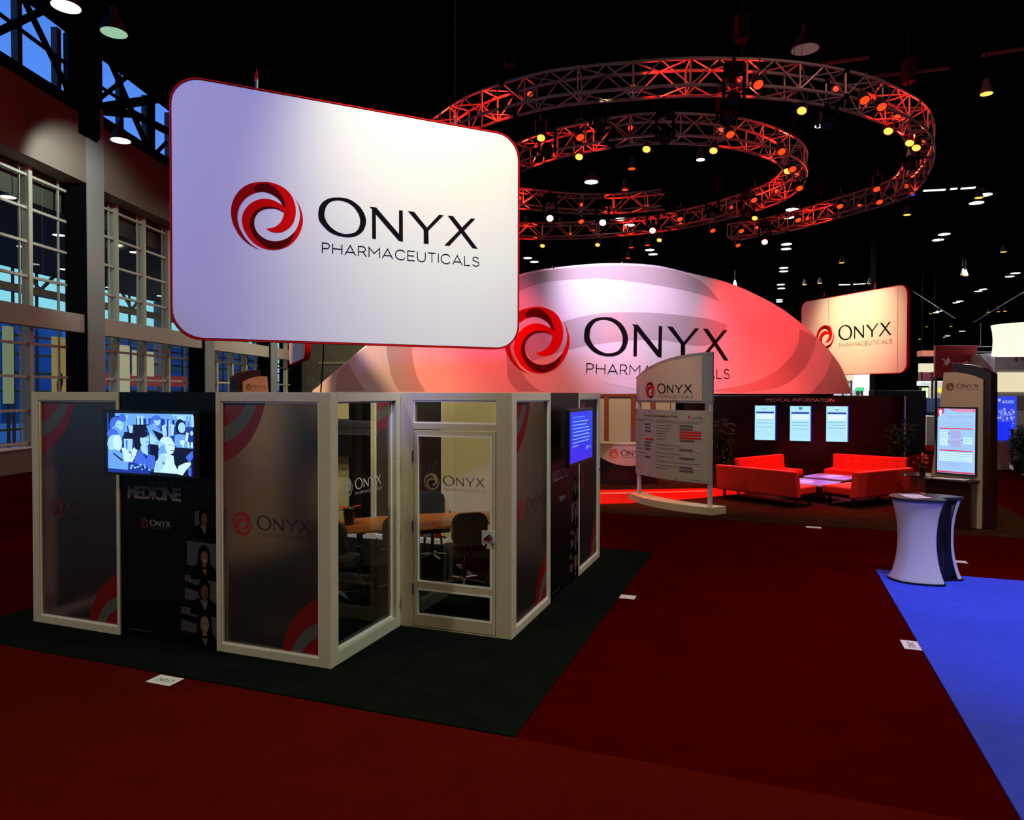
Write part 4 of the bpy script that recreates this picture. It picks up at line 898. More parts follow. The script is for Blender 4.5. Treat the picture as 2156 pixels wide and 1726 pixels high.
low_table('violet lit white coffee table in the middle of the lounge, the farther one', t1_.x, t1_.y, R(43)); low_table('violet lit white coffee table half hidden behind the front left sofa', t2_.x, t2_.y, R(43))
papers('white sheets fanned on the farther coffee table', (t1_.x, t1_.y, .413), R(30), 3, .3); papers('white sheets on the nearer coffee table', (t2_.x-.1, t2_.y, .413), R(60), 2, .3)
# ---- potted shrubs by the media wall
def shrub(label, x, y, h, r, seed, tint=GREEN):
    random.seed(seed); th = thing('potted_shrub', label, 'potted plant', (x, y, .012))
    MB().lathe([(.18, 0), (.24, .4), (.21, .4), (.19, .34)], BLACK, 20).build('pot', th, smooth=True)
    st = MB(); lv = MB()
    for i in range(16):
        a = random.uniform(0, 2*pi); rr = r*random.uniform(.3, 1); hh = h*random.uniform(.6, 1)
        pts = smooth_pts([(0, 0, .34), (rr*.3*cos(a), rr*.3*sin(a), hh*.6), (rr*cos(a), rr*sin(a), hh)], 4); st.tube(pts, .008, M('plant_stem', (.04, .03, .015), .8), 4)
        for p in pts[2:]:
            for k in range(10):
                b = random.uniform(0, 2*pi); leaf(lv, p, (cos(b), sin(b), random.uniform(-.3, .7)), random.uniform(.10, .2), .030, tint)
    st.build('stems', th); lv.build('foliage', th)
q = fl(1532, 1000); q = dp(1528, 900, 18.9); shrub('dark leafy potted shrub left of the portrait screens, behind the red sofa', q.x, q.y, 1.75, .42, 3)
q = dp(1890, 900, 19.2); shrub('dark leafy potted shrub at the right end of the dark wall', q.x, q.y, 1.7, .42, 5)
# ---- bistro table with flowers, right of the lounge
q = fl(1942, 1000, .74); th = thing('bistro_table', 'small round dark table carrying the flower vase, behind the counter', 'table', (q.x, q.y, .012))
MB().lathe([(.0, .715), (.38, .715), (.385, .73), (.38, .742), (0, .742)], M('dark_table_top', (.03, .02, .02), .15), 30).build('table_top', th, smooth=True)
for k in range(4):
    a = pi/4 + k*pi/2; MB().tube([(.2*cos(a), .2*sin(a), .715), (.32*cos(a), .32*sin(a), 0)], .013, M('copper_metal', (.5, .2, .14), .3, .9), 8).build('leg', th)
MB().tube([(.26*cos(t), .26*sin(t), .38) for t in (2*pi*i/20 for i in range(21))], .008, M('copper_metal'), 6).build('foot_ring', th)
th = thing('flower_vase', 'black vase of orange and red flowers on the small round table', 'vase', (q.x, q.y, .755))
MB().lathe([(.055, 0), (.07, .15), (.06, .15), (.05, .13)], BLACK, 16).build('vase', th, smooth=True)
random.seed(11); mb = MB(); m2 = MB()
for i in range(40):
    a = random.uniform(0, 6.28); rr = random.uniform(0, .17); z = .2 + random.uniform(0, .24)
    if i % 2: m2.lathe([(0, -.02), (.022, 0), (.02, .014), (0, .022)], random.choice((M('petal_red', (.8, .04, .02), .6), M('petal_orange', (.9, .35, .03), .6))), 7, (rr*cos(a), rr*sin(a), z))
    leaf(mb, (0, 0, .15), (rr*cos(a), rr*sin(a), z-.1), z-.05, .014, M('fresh_leaf'), .05)
mb.build('foliage', th); m2.build('blossoms', th)

# ================================================================== OVERVIEW STAND
QL = dp(1340, 930, 16.1); QR = dp(1500, 930, 14.15); QL.z = QR.z = 0; OL = (QR-QL).length; OA = atan2((QR-QL).y, (QR-QL).x)
th = thing('display_stand', 'curved brushed stand headed Overview of Investigational Trials', 'display stand', (QL.x, QL.y, .012), OA)
SG = .24
yc = lambda x: -4*SG*x*(OL-x)/OL**2
XS = [OL*i/24 for i in range(25)]
base = [(x, yc(x)-.20) for x in [-.12] + XS + [OL+.12]]; base2 = [(x, yc(x)+.22) for x in [-.12] + XS + [OL+.12]][::-1]
MB().prism(base + base2, lambda a, b: (a, b, 0), lambda a, b: (a, b, .15), M('beige_plinth', (.70, .56, .34), .5)).build('plinth', th, bevel=.008)
for x, h in ((.09, 2.75), (OL-.07, 3.24)): MB().box(x-.035, x+.035, yc(x)+.01, yc(x)+.08, .15, h, ALU).build('post', th, bevel=.004)
BRSH = M('brushed_silver_panel', (.50, .47, .42), .45, .25, .05, 30, 0, .5, 0, 0, (1, 1, 30))
mb = MB()
n = len(XS)
def curved(mb, zf0, zf1, m, y0=-.02, y1=0):
    b = len(mb.v); V = []
    for x in XS: V += [(x, yc(x)+y0, zf0(x)), (x, yc(x)+y0, zf1(x)), (x, yc(x)+y1, zf1(x)), (x, yc(x)+y1, zf0(x))]
    F = [(4*i+k, 4*i+4+k, 4*i+4+(k+1) % 4, 4*i+(k+1) % 4) for i in range(len(XS)-1) for k in range(4)] + [(3, 2, 1, 0), tuple(4*(len(XS)-1)+k for k in range(4))]
    mb.add(V, F, m)
curved(mb, lambda x: .60, lambda x: 2.07, BRSH); lower = mb.build('information_panel', th)
topz = lambda x: 2.78 + .47*sin(pi/2*(x/OL))**.9
mb = MB(); curved(mb, lambda x: 2.22, topz, M('alu_frame', (.42, .40, .38), .4, .6), -.01, .03); hd = mb.build('header_panel', th)
mb = MB()
V = lambda: None
XI = [x for x in XS if .1 < x < OL-.13]
b0_ = []
for x in XI: b0_ += [(x, yc(x)-.022, 2.27), (x, yc(x)-.022, topz(x)-.07)]
mb.add(b0_, [(2*i, 2*i+2, 2*i+3, 2*i+1) for i in range(len(XI)-1)], M('frosted_header', (.66, .50, .46), .5)); fcc = mb.build('header_face', th)
cmap = lambda u, z, l: (u, yc(u)-.024-l, z)
logo(hd, cmap, OL*.53, 2.52, OL*.60, lift=.006)
mb = MB(); FF = lambda l=.004: (lambda a, b: (OL*a, yc(OL*a)-.02-l, .60+1.47*b))
put_text(mb, 'Overview of Investigational Trials', .19, .68, .895, .030, M('stand_ink', (.03, .012, .015), .7, spec=.1), FF(), 1.0, .012)
mb.build('panel_heading', lower)
mb = MB(); GI = M('stand_grey_bar', (.13, .09, .12), .5); GL = M('stand_light_bar', (.6, .45, .6), .5); RB = M('stand_red_bar', (.75, .01, .01), .45)
for (x, y, wl, kind) in ((.215, .765, .15, 1), (.215, .715, .15, 1), (.215, .665, .11, 0), (.215, .545, .15, 2), (.215, .495, .11, 0), (.215, .445, .11, 0), (.215, .395, .11, 0), (.215, .275, .11, 0),
        (.70, .765, .20, 1), (.70, .72, .20, 1), (.70, .68, .21, 2), (.70, .64, .21, 2), (.70, .60, .21, 2), (.70, .56, .15, 0), (.70, .43, .20, 1), (.70, .31, .15, 0), (.70, .18, .20, 1), (.70, .135, .14, 0)):
    for k in range(6):
        a = x+wl*k/6; b = x+wl*(k+1)/6; mm = RB if kind == 2 else (GL if (kind == 1 and k > 3) else GI)
        mb.flat([(a, y), (b, y), (b, y+.026), (a, y+.026)], FF(.006), mm)
mb.build('trial_bars', lower)
mb = MB(); TI = M('stand_small_ink', (.10, .07, .08), .6)
for (x0_, x1_, y) in ((.03, .36, .84), (.03, .22, .82), (.03, .19, .77), (.03, .14, .72), (.03, .17, .67), (.03, .2, .60), (.03, .11, .55), (.03, .13, .50), (.03, .17, .45), (.03, .18, .40), (.03, .25, .34), (.03, .13, .28), (.03, .16, .12), (.03, .14, .09),
        (.41, .93, .84), (.41, .88, .815), (.41, .62, .77), (.41, .6, .73), (.41, .57, .69), (.41, .53, .65), (.41, .53, .61), (.41, .53, .57), (.41, .72, .49), (.41, .65, .44), (.41, .72, .37), (.41, .64, .32), (.41, .9, .25), (.41, .66, .19), (.41, .6, .15), (.82, .92, .905), (.82, .95, .885), (.78, .94, .03)):
    bars(mb, x0_, x1_, y, .007, TI, FF(.005))
mb.flat([(.79, .885), (.805, .885), (.805, .92), (.79, .92)], FF(.006), LR1)
mb.build('small_print', lower)
mb = MB()
for x in (.02, .3, .66, .97):
    for z in (.64, 2.03, 2.25, 0):
        X_ = x*OL; Z_ = z if z else topz(X_)-.03
        mb.lathe([(0, 0), (.014, 0), (.016, .012), (.008, .022), (0, .022)], CHROME, 8, T=Matrix.Translation((X_, yc(X_)-.02, Z_)) @ Matrix.Rotation(pi/2, 4, 'X'))
mb.build('standoff_bolts', th)

# ================================================================== KIOSKS WITH CURVED FINS
def kiosk(label, o, ang, mirror=False, full=True):
    th = thing('kiosk', label, 'kiosk', (o.x, o.y, .012), ang); s = -1 if mirror else 1
    K = Plane(fl(2066, 1115), R(-50)); X = lambda P: [(s*K(x, y)[0], K(x, y)[1]) for x, y in P]
    ex = lambda m, y0, y1, P: MB().prism(X(P), lambda a, b: (a, y0, b-.012), lambda a, b: (a, y1, b-.012), m)
    panel = [(1987,784),(2010,783.5),(2030,786),(2050,791),(2069,799),(2066,1115),(1950,1096),(1955,1050)]
    ex(CREAMWALL if False else M('kiosk_beige', (.56, .45, .30), .6), 0, .05, panel).build('front_panel', th)
    fin = [(2003,765),(2020,765.3),(2040,767.5),(2060,773),(2084,786),(2084,1113),(2003,1100)]
    ex(DKWOOD, .07, .42, fin).build('curved_fin', th)
    cab = [(1968,1016),(2056,1026),(2056,1112),(1962,1098)]
    q = X(cab); x0_ = min(a for a, b in q); x1_ = max(a for a, b in q)
    MB().box(x0_, x1_, -.34, 0, 0, .84, DKWOOD).build('cabinet', th, bevel=.006)
    MB().box(x0_-.03, x1_+.05, -.40, 0, .84, .87, DKWOOD).build('shelf', th, bevel=.004)
    c_ = X([(2026, 812)])[0]; wl = abs(X([(1990, 812)])[0][0] - X([(2059, 812)])[0][0])
    logo(th, flatmap, c_[0], c_[1]-.015, wl, (M('logo_brown_red', (.28, .03, .02), .5), M('logo_brown_red2', (.16, .02, .012), .5), M('logo_brown_dark', (.05, .01, .008), .5)), M('brown_ink', (.06, .035, .02), .6))
    return th, K
o = fl(2066, 1115); th, K = kiosk('beige kiosk with dark curved fin and tall bright screen at right', o, R(-50))
q0 = K(1973, 996.5); q1 = K(2060, 857.5); w_ = q1[0]-q0[0]; z0_ = (K(1973, 996)[1]+K(2060, 1003)[1])/2; z1_ = (K(1973, 856)[1]+K(2060, 857.5)[1])/2; h_ = z1_-z0_
sth = thing('kiosk_screen', 'tall bright portrait screen on the right kiosk, reading NOW RECRUITING', 'screen', tuple(K.w(q0[0], -.07, z0_)), K.a)
MB().box(0, w_, 0, .065, 0, h_, BLACK).build('bezel', sth, bevel=.005)
s2 = MB().box(.025, w_-.025, -.003, 0, .03, h_-.03, EM('screen_sky', (.38, .62, .98), 1.0)).build('display', sth)
mb = MB(); f = lambda a, b: (w_*a, -.005, h_*b); g = lambda a, b: (w_*a, -.006, h_*b); SR = EM('screen_red', (.75, .02, .08), 1.0); SI = EM('screen_grey_ink', (.25, .4, .7), 1.0)
mb.flat([(.5, .925), (.96, .925), (.96, .975), (.3, .975)], f, EM('screen_pink', (.75, .2, .4), 1.0)); mb.flat([(.04, .85), (.13, .87), (.2, .92), (.2, .975), (.04, .975)], f, SR)
mb.flat(ell(.11, .93, .045, .03, 14), g, SCP); mb.flat(ell(.11, .885, .03, .022, 14), g, SCP)
put_text(mb, 'NOW RECRUITING', .47, .88, .937, .018, SCP, g); put_text(mb, 'ENDEAVOR', .34, .90, .845, .026, SI, f, 1.3)
mb.flat([(.34, .845), (.36, .828), (.5, .82), (.75, .83), (.75, .832), (.5, .823), (.37, .831)], f, SI)
for y in (.675, .35): mb.flat([(.09, y), (.90, y), (.90, y+.016), (.09, y+.016)], f, SR)
mb.flat([(.36, .53), (.62, .53), (.62, .655), (.36, .655)], f, EM('screen_lilac', (.42, .45, .8), 1.0)); mb.flat([(.36, .41), (.62, .41), (.62, .52), (.36, .52)], f, EM('screen_lilac', (0, 0, 0)))
mb.flat([(.1, .43), (.3, .43), (.3, .655), (.1, .655)], f, EM('screen_pale2', (.6, .9, 1.0), 1.0)); mb.flat([(.68, .46), (.9, .46), (.9, .56), (.68, .56)], f, EM('screen_pale2', (0, 0, 0)))
mb.flat([(.09, .2), (.9, .2), (.9, .335), (.09, .335)], f, EM('screen_pale2', (0, 0, 0))); mb.flat([(.04, .03), (.96, .03), (.96, .05), (.04, .05)], f, SR)
for x, y in ((.31, .6), (.31, .48), (.64, .51)): mb.flat([(x, y), (x+.03, y), (x+.03, y+.015), (x, y+.015)], f, SCK)
for x0_, x1_, y in ((.2, .9, .76), (.34, .9, .735), (.3, .9, .71), (.12, .28, .63), (.12, .26, .60), (.12, .28, .57), (.12, .28, .54), (.12, .25, .50), (.12, .28, .47), (.38, .6, .63), (.38, .58, .49), (.38, .6, .46), (.7, .88, .53), (.7, .86, .5), (.09, .9, .39), (.12, .86, .31), (.12, .88, .28), (.12, .7, .25), (.12, .85, .22), (.09, .7, .16), (.09, .6, .13)):
    bars(mb, x0_, x1_, y, .006, SI, g)
mb.build('screen_content', s2)
papers('brochures lying on the shelf of the right kiosk', tuple(K.w(K(2010, 1010)[0], -.2, .884)), R(-50), 4, .26)
o = dp(578, 826, 17.0); o.z = 0; K2 = kiosk('beige kiosk with dark curved fin, farther off at left behind the booth', Vector((o.x+.1, o.y, 0))-Vector((.78, .2, 0)), R(50), True)

# ================================================================== COUNTER ON THE BLUE CARPET
c = MB(); c.prism([tuple(G(a, b)[:2]) for a, b in ((4.97, 5.62), (11.2, 5.62), (11.2, -3.5), (4.97, -3.5))], lambda a, b: (a, b, .012), lambda a, b: (a, b, 0), BLUECARPET)
tag(c.build('booth_carpet'), 'bright blue booth carpet at the right edge', 'carpet')
q = fl(1958, 1226); th = thing('promo_counter', 'kidney shaped black counter with stretched white fabric sides on the blue carpet', 'counter', (q.x, q.y+.12, .012), GA*.2)
def kid(s): return smooth_pts([(-.46*s,.02*s),(-.40*s,-.22*s),(-.18*s,-.34*s),(.06*s,-.36*s),(.12*s,-.26*s),(.13*s,-.17*s),(.22*s,-.10*s),(.44*s,-.06*s),(.46*s,.0),(.34*s,.20*s),(.05*s,.30*s),(-.28*s,.26*s)], 5, True)
MB().prism(kid(.98), lambda a, b: (a, b, 1.05), lambda a, b: (a, b, 1.085), M('charcoal_top', (.035, .035, .045), .3)).build('counter_top', th, bevel=.004)
MB().prism(kid(1.0), lambda a, b: (a, b, 0), lambda a, b: (a, b, .025), BLACK).build('base_plate', th, bevel=.004)
mb = MB()
LW = M('stretched_white_fabric', (.80, .76, .84), .8)
def skirt(mb, pts):
    n = 24; V = []
    for i in range(n+1):
        t = i/n; z = .025 + 1.025*t; k = .70 + .26*(abs(2*t-1.04))**2.2 + .0
        for a, b in pts: V.append((a[0] + (b[0]-a[0])*(1-k), a[1] + (b[1]-a[1])*(1-k), z))
    m_ = len(pts); mb.add(V, [(i*m_+j, i*m_+j+1, (i+1)*m_+j+1, (i+1)*m_+j) for i in range(n) for j in range(m_-1)], LW)
KP = kid(.96); cL = (-.14, -.06); cR = (.12, .06)
skirt(mb, [(p, cL) for p in KP[0:24]]); mb.build('left_fabric', th, smooth=True)
mb = MB(); skirt(mb, [(p, cR) for p in KP[34:50]]); mb.build('right_fabric', th, smooth=True)
mb = MB(); skirt(mb, [(p, (0, 0)) for p in KP[50:] + [KP[0]]]); mb.build('rear_fabric', th, smooth=True)
MB().prism([(-.02, -.26), (.10, -.22), (.22, -.08), (.30, -.05), (.26, .12), (-.05, .14)], lambda a, b: (a, b, .025), lambda a, b: (a, b, 1.05), BLACK).build('core', th)
papers('white leaflets on the left half of the black counter top', (q.x-.16, q.y+.10, 1.098), R(80), 2, .26)

# ---- numbered floor cards
def card(label, px, py, txt, rz, w_=.26, h_=.16):
    p = fl(px, py); u, v = (Vector((p.x, p.y, 0))-P1).dot(ux), (Vector((p.x, p.y, 0))-P1).dot(vy)
    if -7 < u < 34 and v < -.58: p.z = .004
    th = thing('floor_card', label, 'card', (p.x, p.y, p.z+.0005), rz); MB().box(-w_/2, w_/2, -h_/2, h_/2, 0, .0015, PAPER).build('card', th)
    if txt: mb = MB(); put_text(mb, txt, -w_*.3, w_*.34, -h_*.18, h_*.36, INK, lambda a, b: (a, b, .0018)); mb.build('number', th)
card('white numbered card on the floor in front of the booth, left', 347, 1433, '24017', GA)
card('white numbered card beside the blue carpet edge', 1919, 1358, '24023', GA-pi/2, .26, .16)
card('small white card at the right edge of the charcoal carpet', 1315, 1256, '', GA)
card('small white card at the edge of the brown carpet', 1713, 1110, '', GA)
card('small white card on the red aisle right of the counter', 2014, 1182, '', GA)

# ================================================================== RING TRUSSES
RZ = 7.8
def rp(P): return [tuple(fl(x, y, RZ)[:2]) for x, y in P]
def resample(P, d):
    out = [Vector(P[0])]; acc = 0
    for a, b in zip(P, P[1:]):
        a = Vector(a); b = Vector(b); L = (b-a).length
        while acc + L >= d:
            t = (d-acc)/L; a = a + (b-a)*t; out.append(a.copy()); L = (b-a).length; acc = 0
        acc += L
    return out
def truss(label, pts, w_=.22, skip=()):
    C = resample(smooth_pts(pts, 10), .46); th = thing('curved_truss', label, 'truss', (C[0].x, C[0].y, RZ)); o = Vector((C[0].x, C[0].y, RZ))
    N = []
    for i in range(len(C)):
        d = (C[min(i+1, len(C)-1)] - C[max(i-1, 0)]).normalized(); N.append(Vector((-d.y, d.x)))
    crn = lambda i, s, t: Vector((C[i].x + N[i].x*w_*s, C[i].y + N[i].y*w_*s, RZ + w_*t)) - o
    for s, t in ((1, 1), (-1, 1), (1, -1), (-1, -1)): MB().tube([crn(i, s, t) for i in range(len(C))], .028, TRUSSM, 6).build('chord', th, smooth=True)
    for A, B in (((1, 1), (1, -1)), ((-1, 1), (-1, -1)), ((1, 1), (-1, 1)), ((1, -1), (-1, -1))):
        mb = MB()
        for i in range(len(C)):
            a = crn(i, *A); b = crn(i, *B)
            if i % 2 == 0: mb.tube([a, b], .016, TRUSSM, 5, False)
            if i < len(C)-1: mb.tube([crn(i, *(A if i % 2 else B)), crn(i+1, *(B if i % 2 else A))], .014, TRUSSM, 5, False)
        mb.build('lacing', th, fix=False)
    for i in range(0, len(C), 13):
        mb = MB(); n = N[i]; d = Vector((n.y, -n.x))
        for s in (1, -1):
            for t in (1, -1): mb.tube([crn(i, s, t) - Vector((d.x, d.y, 0))*.05, crn(i, s, t) + Vector((d.x, d.y, 0))*.05], .045, BLACKM, 8)
        mb.build('joint_plates', th)
    return th, C
S1 = rp([(945,268),(1000,235),(1040,220),(1120,197),(1200,182),(1340,170),(1450,163),(1600,166),(1700,176),(1800,196),(1870,222),(1920,250),(1941,285),(1940,325),(1920,370),(1891,398),(1846,414),(1769,437),(1680,462),(1600,480),(1525,490)])
S2 = rp([(1097,418),(1180,427),(1260,430),(1350,425),(1399,420)])
S3 = rp([(1097,330),(1170,303),(1250,287),(1330,273),(1420,270),(1500,275),(1560,283),(1620,300),(1662,322),(1678,350),(1662,383),(1620,410),(1560,431),(1480,453),(1400,468),(1300,480),(1200,486),(1097,486)])
S1 = [(-2.6, 18.2), (-2.3, 16.2)] + S1
S3 = [(S2[0][0]-.9, 19.3), (S2[0][0]-1.3, 18.3), (S3[0][0]-.7, 17.2)] + S3 + [(-1.2, 23.0), (-2.2, 21.6)]
T1, C1 = truss('outer sweep of the red lit circular lighting truss', S1)
T3, C3 = truss('inner sweep of the red lit circular lighting truss', S3)
T2, C2 = truss('short tail of truss ending in mid air inside the red lit rings', [(S2[0][0]-.9, 19.3)] + S2)
lk = 0
for th, C, st in ((T1, C1, 5), (T3, C3, 5), (T2, C2, 4)):      # small red flood lamps sit inside the truss
    for k, i in enumerate(range(3, len(C)-4, st)):
        j = i+3 if k % 2 else i-3
        light('SPOT', (C[i].x, C[i].y, RZ-.05), random.uniform(260, 620), (1.0, .016, .006), .04, (C[j].x, C[j].y, RZ+.05), 120, .9, name='truss_lamp')
MB_ = None
# red flood fixtures inside the truss
fx = thing('flood_light', 'small red glowing flood light set inside the ring truss', 'stage light', (0, 0, 0), 0, 'red flood lights inside the ring truss')
MB().box(-.09, .09, -.05, .05, -.06, .06, BLACK).build('housing', fx, bevel=.01)
MB().lathe([(0, 0), (.05, 0), (.05, .008), (0, .008)], LAMPR, 12, T=Matrix.Translation((0, -.05, 0)) @ Matrix.Rotation(pi/2, 4, 'X')).build('lens', fx)
first = [True]
def placecopy(proto, used, loc, rz, label=None, group=None):
    if used[0]: used[0] = False; proto.location = loc; proto.rotation_euler = (0, 0, rz); 
    else: proto = dup(proto, loc, rz)
    if label: proto['label'] = label
    if group: proto['group'] = group
    return proto
for C, st in ((C1, 4), (C3, 4), (C2, 4)):
    for i in range(2, len(C)-1, st): placecopy(fx, first, (C[i].x, C[i].y, RZ-.16+random.uniform(0, .2)), atan2(-C[i].x, C[i].y)+random.uniform(-.5, .5))
# hanging par cans with glowing lenses: pixel, lens colour, drop below the truss centre
def parcan(lens, label, group):
    th = thing('stage_light', label, 'stage light', (0, 0, 0), 0, group)
    T = Matrix.Rotation(R(-38), 4, 'X')
    MB().lathe([(.03, .24), (.07, .22), (.085, .16), (.095, 0), (.085, 0), (.075, .02)], BLACK, 16, T=T).build('can', th, smooth=True)
    MB().lathe([(0, .012), (.08, .012), (.08, .02), (0, .02)], lens, 16, T=T).build('lens', th)
    mb = MB()
    for s in (-1, 1): mb.tube([(s*.105, -.03, .10), (s*.105, -.04, .34)], .008, BLACK, 6)
    mb.tube([(-.105, -.04, .34), (.105, -.04, .34)], .008, BLACK, 6); mb.tube([(0, -.04, .34), (0, -.04, .46)], .012, BLACK, 6); mb.tube([(0, -.04, .46), (0, -.04, HZ-RZ+.36)], .004, BLACKM, 4); mb.build('yoke', th)
    return th
PW = parcan(LAMPW, 'warm glowing can light hung under the ring truss', 'warm can lights under the ring truss'); uw = [True]
PR = parcan(LAMPO, 'red orange glowing can light hung under the ring truss', 'red orange can lights under the ring truss'); ur = [True]
HH = RZ - .36
for x, y, k in ((1688,234,0),(1870,277,0),(1915,302,0),(1502,318,0),(1139,291,0),(1219,331,0),(1361,315,0),(1658,361,0),(1684,397,1),(1852,426,1),(1501,486,1),(1222,290,1),(1538,284,1),(1597,179,1),(1821,212,1),(1857,226,1),(1929,312,0),(1646,320,1),(1669,357,1),(1846,399,1),(1769,435,1),(1681,464,1),(1588,422,1),(1432,462,1),(1561,487,1),(1224,467,1),(1554,517,1),(1142,518,0),(1258,516,0),(1388,506,0),(1589,460,0)):
    q = fl(x, y, HH); a = atan2(-q.x, q.y) + (.4 if k else -.2)
    placecopy(PR if k else PW, ur if k else uw, tuple(q), a)
# moving heads with bright beams
def mover(label, px, py, lens, z=RZ-.7, lit=True):
    q = fl(px, py, z); th = thing('moving_head_light', label, 'stage light', tuple(q), atan2(-q.x, q.y))
    mb = MB(); mb.box(-.17, .17, -.13, .13, .42, .58, BLACKM); mb.build('base', th, bevel=.02)
    mb = MB(); mb.box(-.19, -.13, -.07, .07, -.02, .44, BLACKM); mb.box(.13, .19, -.07, .07, -.02, .44, BLACKM); mb.build('yoke', th, bevel=.015)
    T = Matrix.Rotation(R(-50), 4, 'X'); MB().lathe([(.05, .26), (.10, .22), (.12, .1), (.12, -.05), (.09, -.07)], BLACKM, 16, T=T).build('head', th, smooth=True)
    MB().lathe([(0, -.078), (.085, -.078), (.085, -.07), (0, -.07)], lens, 16, T=T).build('lens', th)
    mb = MB(); mb.tube([(0, 0, .58), (0, 0, .72)], .03, BLACKM, 8); mb.tube([(0, 0, .72), (0, 0, HZ-q.z)], .005, BLACKM, 4); mb.build('clamp', th)
    return th
mover('moving head light with a pinkish white glare, left, low under the rings', 1158, 457, LAMPBIG); mover('moving head light with a white glare, just right of the pinkish one', 1269, 466, LAMPBIG)
mover('moving head light with a strong red glare near the lower ring', 1374, 483, LAMPBIGR); mover('moving head light with an oval red glare at the end of the outer ring', 1610, 507, LAMPBIGR)
for i, (x, y) in enumerate(((1262, 262), (1152, 318), (1400, 290), (1530, 250), (1545, 210), (1915, 345), (1742, 262), (1574, 450), (1500, 448))):
    mover(('unlit black moving head light on the ring truss, ' + ['left of centre', 'beside the sign', 'at the middle of the inner ring', 'between the rings', 'under the outer ring front', 'at the far right bend', 'under the outer ring right of centre', 'at the lower rear', 'at the inner ring rear'][i]), x, y, BLACK, RZ-.5)
# chain hoists and drop cables
for i, j in enumerate(range(4, len(C1)-3, 9)):
    c_ = C1[j]; th = thing('chain_hoist', 'black chain hoist carrying the outer ring truss', 'hoist', (c_.x, c_.y, RZ+.22), 0, 'chain hoists over the ring truss')
    MB().box(-.10, .10, -.13, .13, .4, .85, BLACKM).build('motor', th, bevel=.03); MB().tube([(0, 0, 0), (0, 0, HZ-RZ-.3)], .015, BLACKM, 6).build('chain', th)
for i, j in enumerate(range(5, len(C3)-3, 10)):
    c_ = C3[j]; th = thing('chain_hoist', 'black chain hoist carrying the inner ring truss', 'hoist', (c_.x, c_.y, RZ+.22), 0, 'chain hoists over the inner truss')
    MB().box(-.10, .10, -.13, .13, .4, .85, BLACKM).build('motor', th, bevel=.03); MB().tube([(0, 0, 0), (0, 0, HZ-RZ-.3)], .015, BLACKM, 6).build('chain', th)

# ================================================================== HOUSE LAMPS
LH = 10.3
def highbay(label, x, y, z=LH, d=.56, lens=LAMP, near=True, power=0, group=None):
    th = thing('high_bay_lamp', label, 'ceiling lamp', (x, y, z), 0, group); r = d/2
    MB().lathe([(r, 0), (r*.97, .05), (r*.55, .30), (r*.3, .36), (.07, .38), (.07, .55)], DARKSTEEL, 28).build('shade', th, smooth=True)
    MB().lathe([(0, -.006), (r*.95, -.006), (r*.95, .0), (0, .0)], lens, 28).build('lens', th)
    MB().tube([(0, 0, .5), (0, 0, HZ-z)], .02, BLACKM, 6).build('stem', th)
    if power:
        light('SPOT', (x, y, z-.02), power, (.85, 1.0, .9), .2, (x-3.2, y+3.6, z-2.0) if power > 1 else (x, y, 0), 120, .3, 'lamp_light')
    return th
def lampat(px, py, h=LH): return fl(px, py, h)
q = lampat(139, 14); highbay('bright round high bay lamp at the top left corner', q.x, q.y, q.z)
q = lampat(240, 69); highbay('greenish half lit high bay lamp, second from the top left', q.x, q.y, q.z, lens=EM('lamp_lens_green', (.30, .55, .36), 1.0))
q = dp(254, 296, 21.0); highbay('bright high bay lamp hanging close beside the grey column', q.x, q.y, q.z)
light('SPOT', (q.x, q.y, q.z-.05), 900, (.85, 1.0, .88), .15, (q.x-2.6, q.y+1.6, q.z-1.2), 95, .5, 'lamp_light')
q = lampat(1695, 104); highbay('large unlit high bay lamp above the ring truss', q.x, q.y, q.z, .62, lens=LAMPDIM)
# small distant fittings: shared meshes, one object each
def small(name, r, lens, fl_=10.3):
    mb = MB(); mb.lathe([(r, 0), (r, .04), (r*.5, .25), (.05, .3)], DARKSTEEL, 14); mb.lathe([(0, -.012), (r*.94, -.012), (r*.94, -.001), (0, -.001)], lens, 14); mb.tube([(0, 0, .3), (0, 0, HZ-fl_)], .012, BLACKM, 4)
    return mb
def scatter(name, mb, P, h, label, cat, group, lim=70):
    o0 = None
    for x, y in P:
        q = fl(x, y, h)
        if q.y > lim: q = dp(x, y, lim)
        if o0 is None: o0 = mb.build(name); o = tag(o0, label, cat, group)
        else: o = o0.copy(); COL.objects.link(o)
        o.location = q
WP_ = [(2073,410),(2056,427),(1988,493),(1975,505),(1668,441),(1661,457),(1656,514),(1655,524),(1650,564),(1650,571),(1644,599),(1645,607),(1641,631),(1641,635),(1640,653),(2138,575),(2126,582),(2070,609),(2060,613),(2021,634),(2013,637),(1977,655),(1971,658),(2026,697),(1994,707)]
scatter('high_bay_lamp', small('h', .28, LAMP), WP_, LH, 'small distant white high bay lamp, one of the pairs receding above the right aisles', 'ceiling lamp', 'distant paired high bay lamps at right')
scatter('high_bay_lamp', small('h', .26, LAMP), [(1375,535),(1111,543),(1125,551),(1368,526),(1325,474),(1307,461)], LH, 'small distant white high bay lamp just above the arched header', 'ceiling lamp', 'distant high bay lamps above the arch')
scatter('high_bay_lamp', small('h', .22, LAMP, 9.0), [(1245,383)], 9.0, 'lone white high bay lamp seen through the middle of the inner ring', 'ceiling lamp', None)
scatter('track_spotlight', small('s', .12, LAMPW, 8.6), [(2077,197),(1910,452),(2113,530),(1772,553),(1694,599),(1726,596),(1547,601),(2027,578),(2033,580),(2081,657),(2102,656),(2116,655),(1951,688),(2002,687),(1936,714),(1988,710),(1959,660),(1831,597),(2061,416)], 8.6, 'small warm spotlight dot high over the right side of the hall', 'spotlight', 'warm spotlights over the right side')
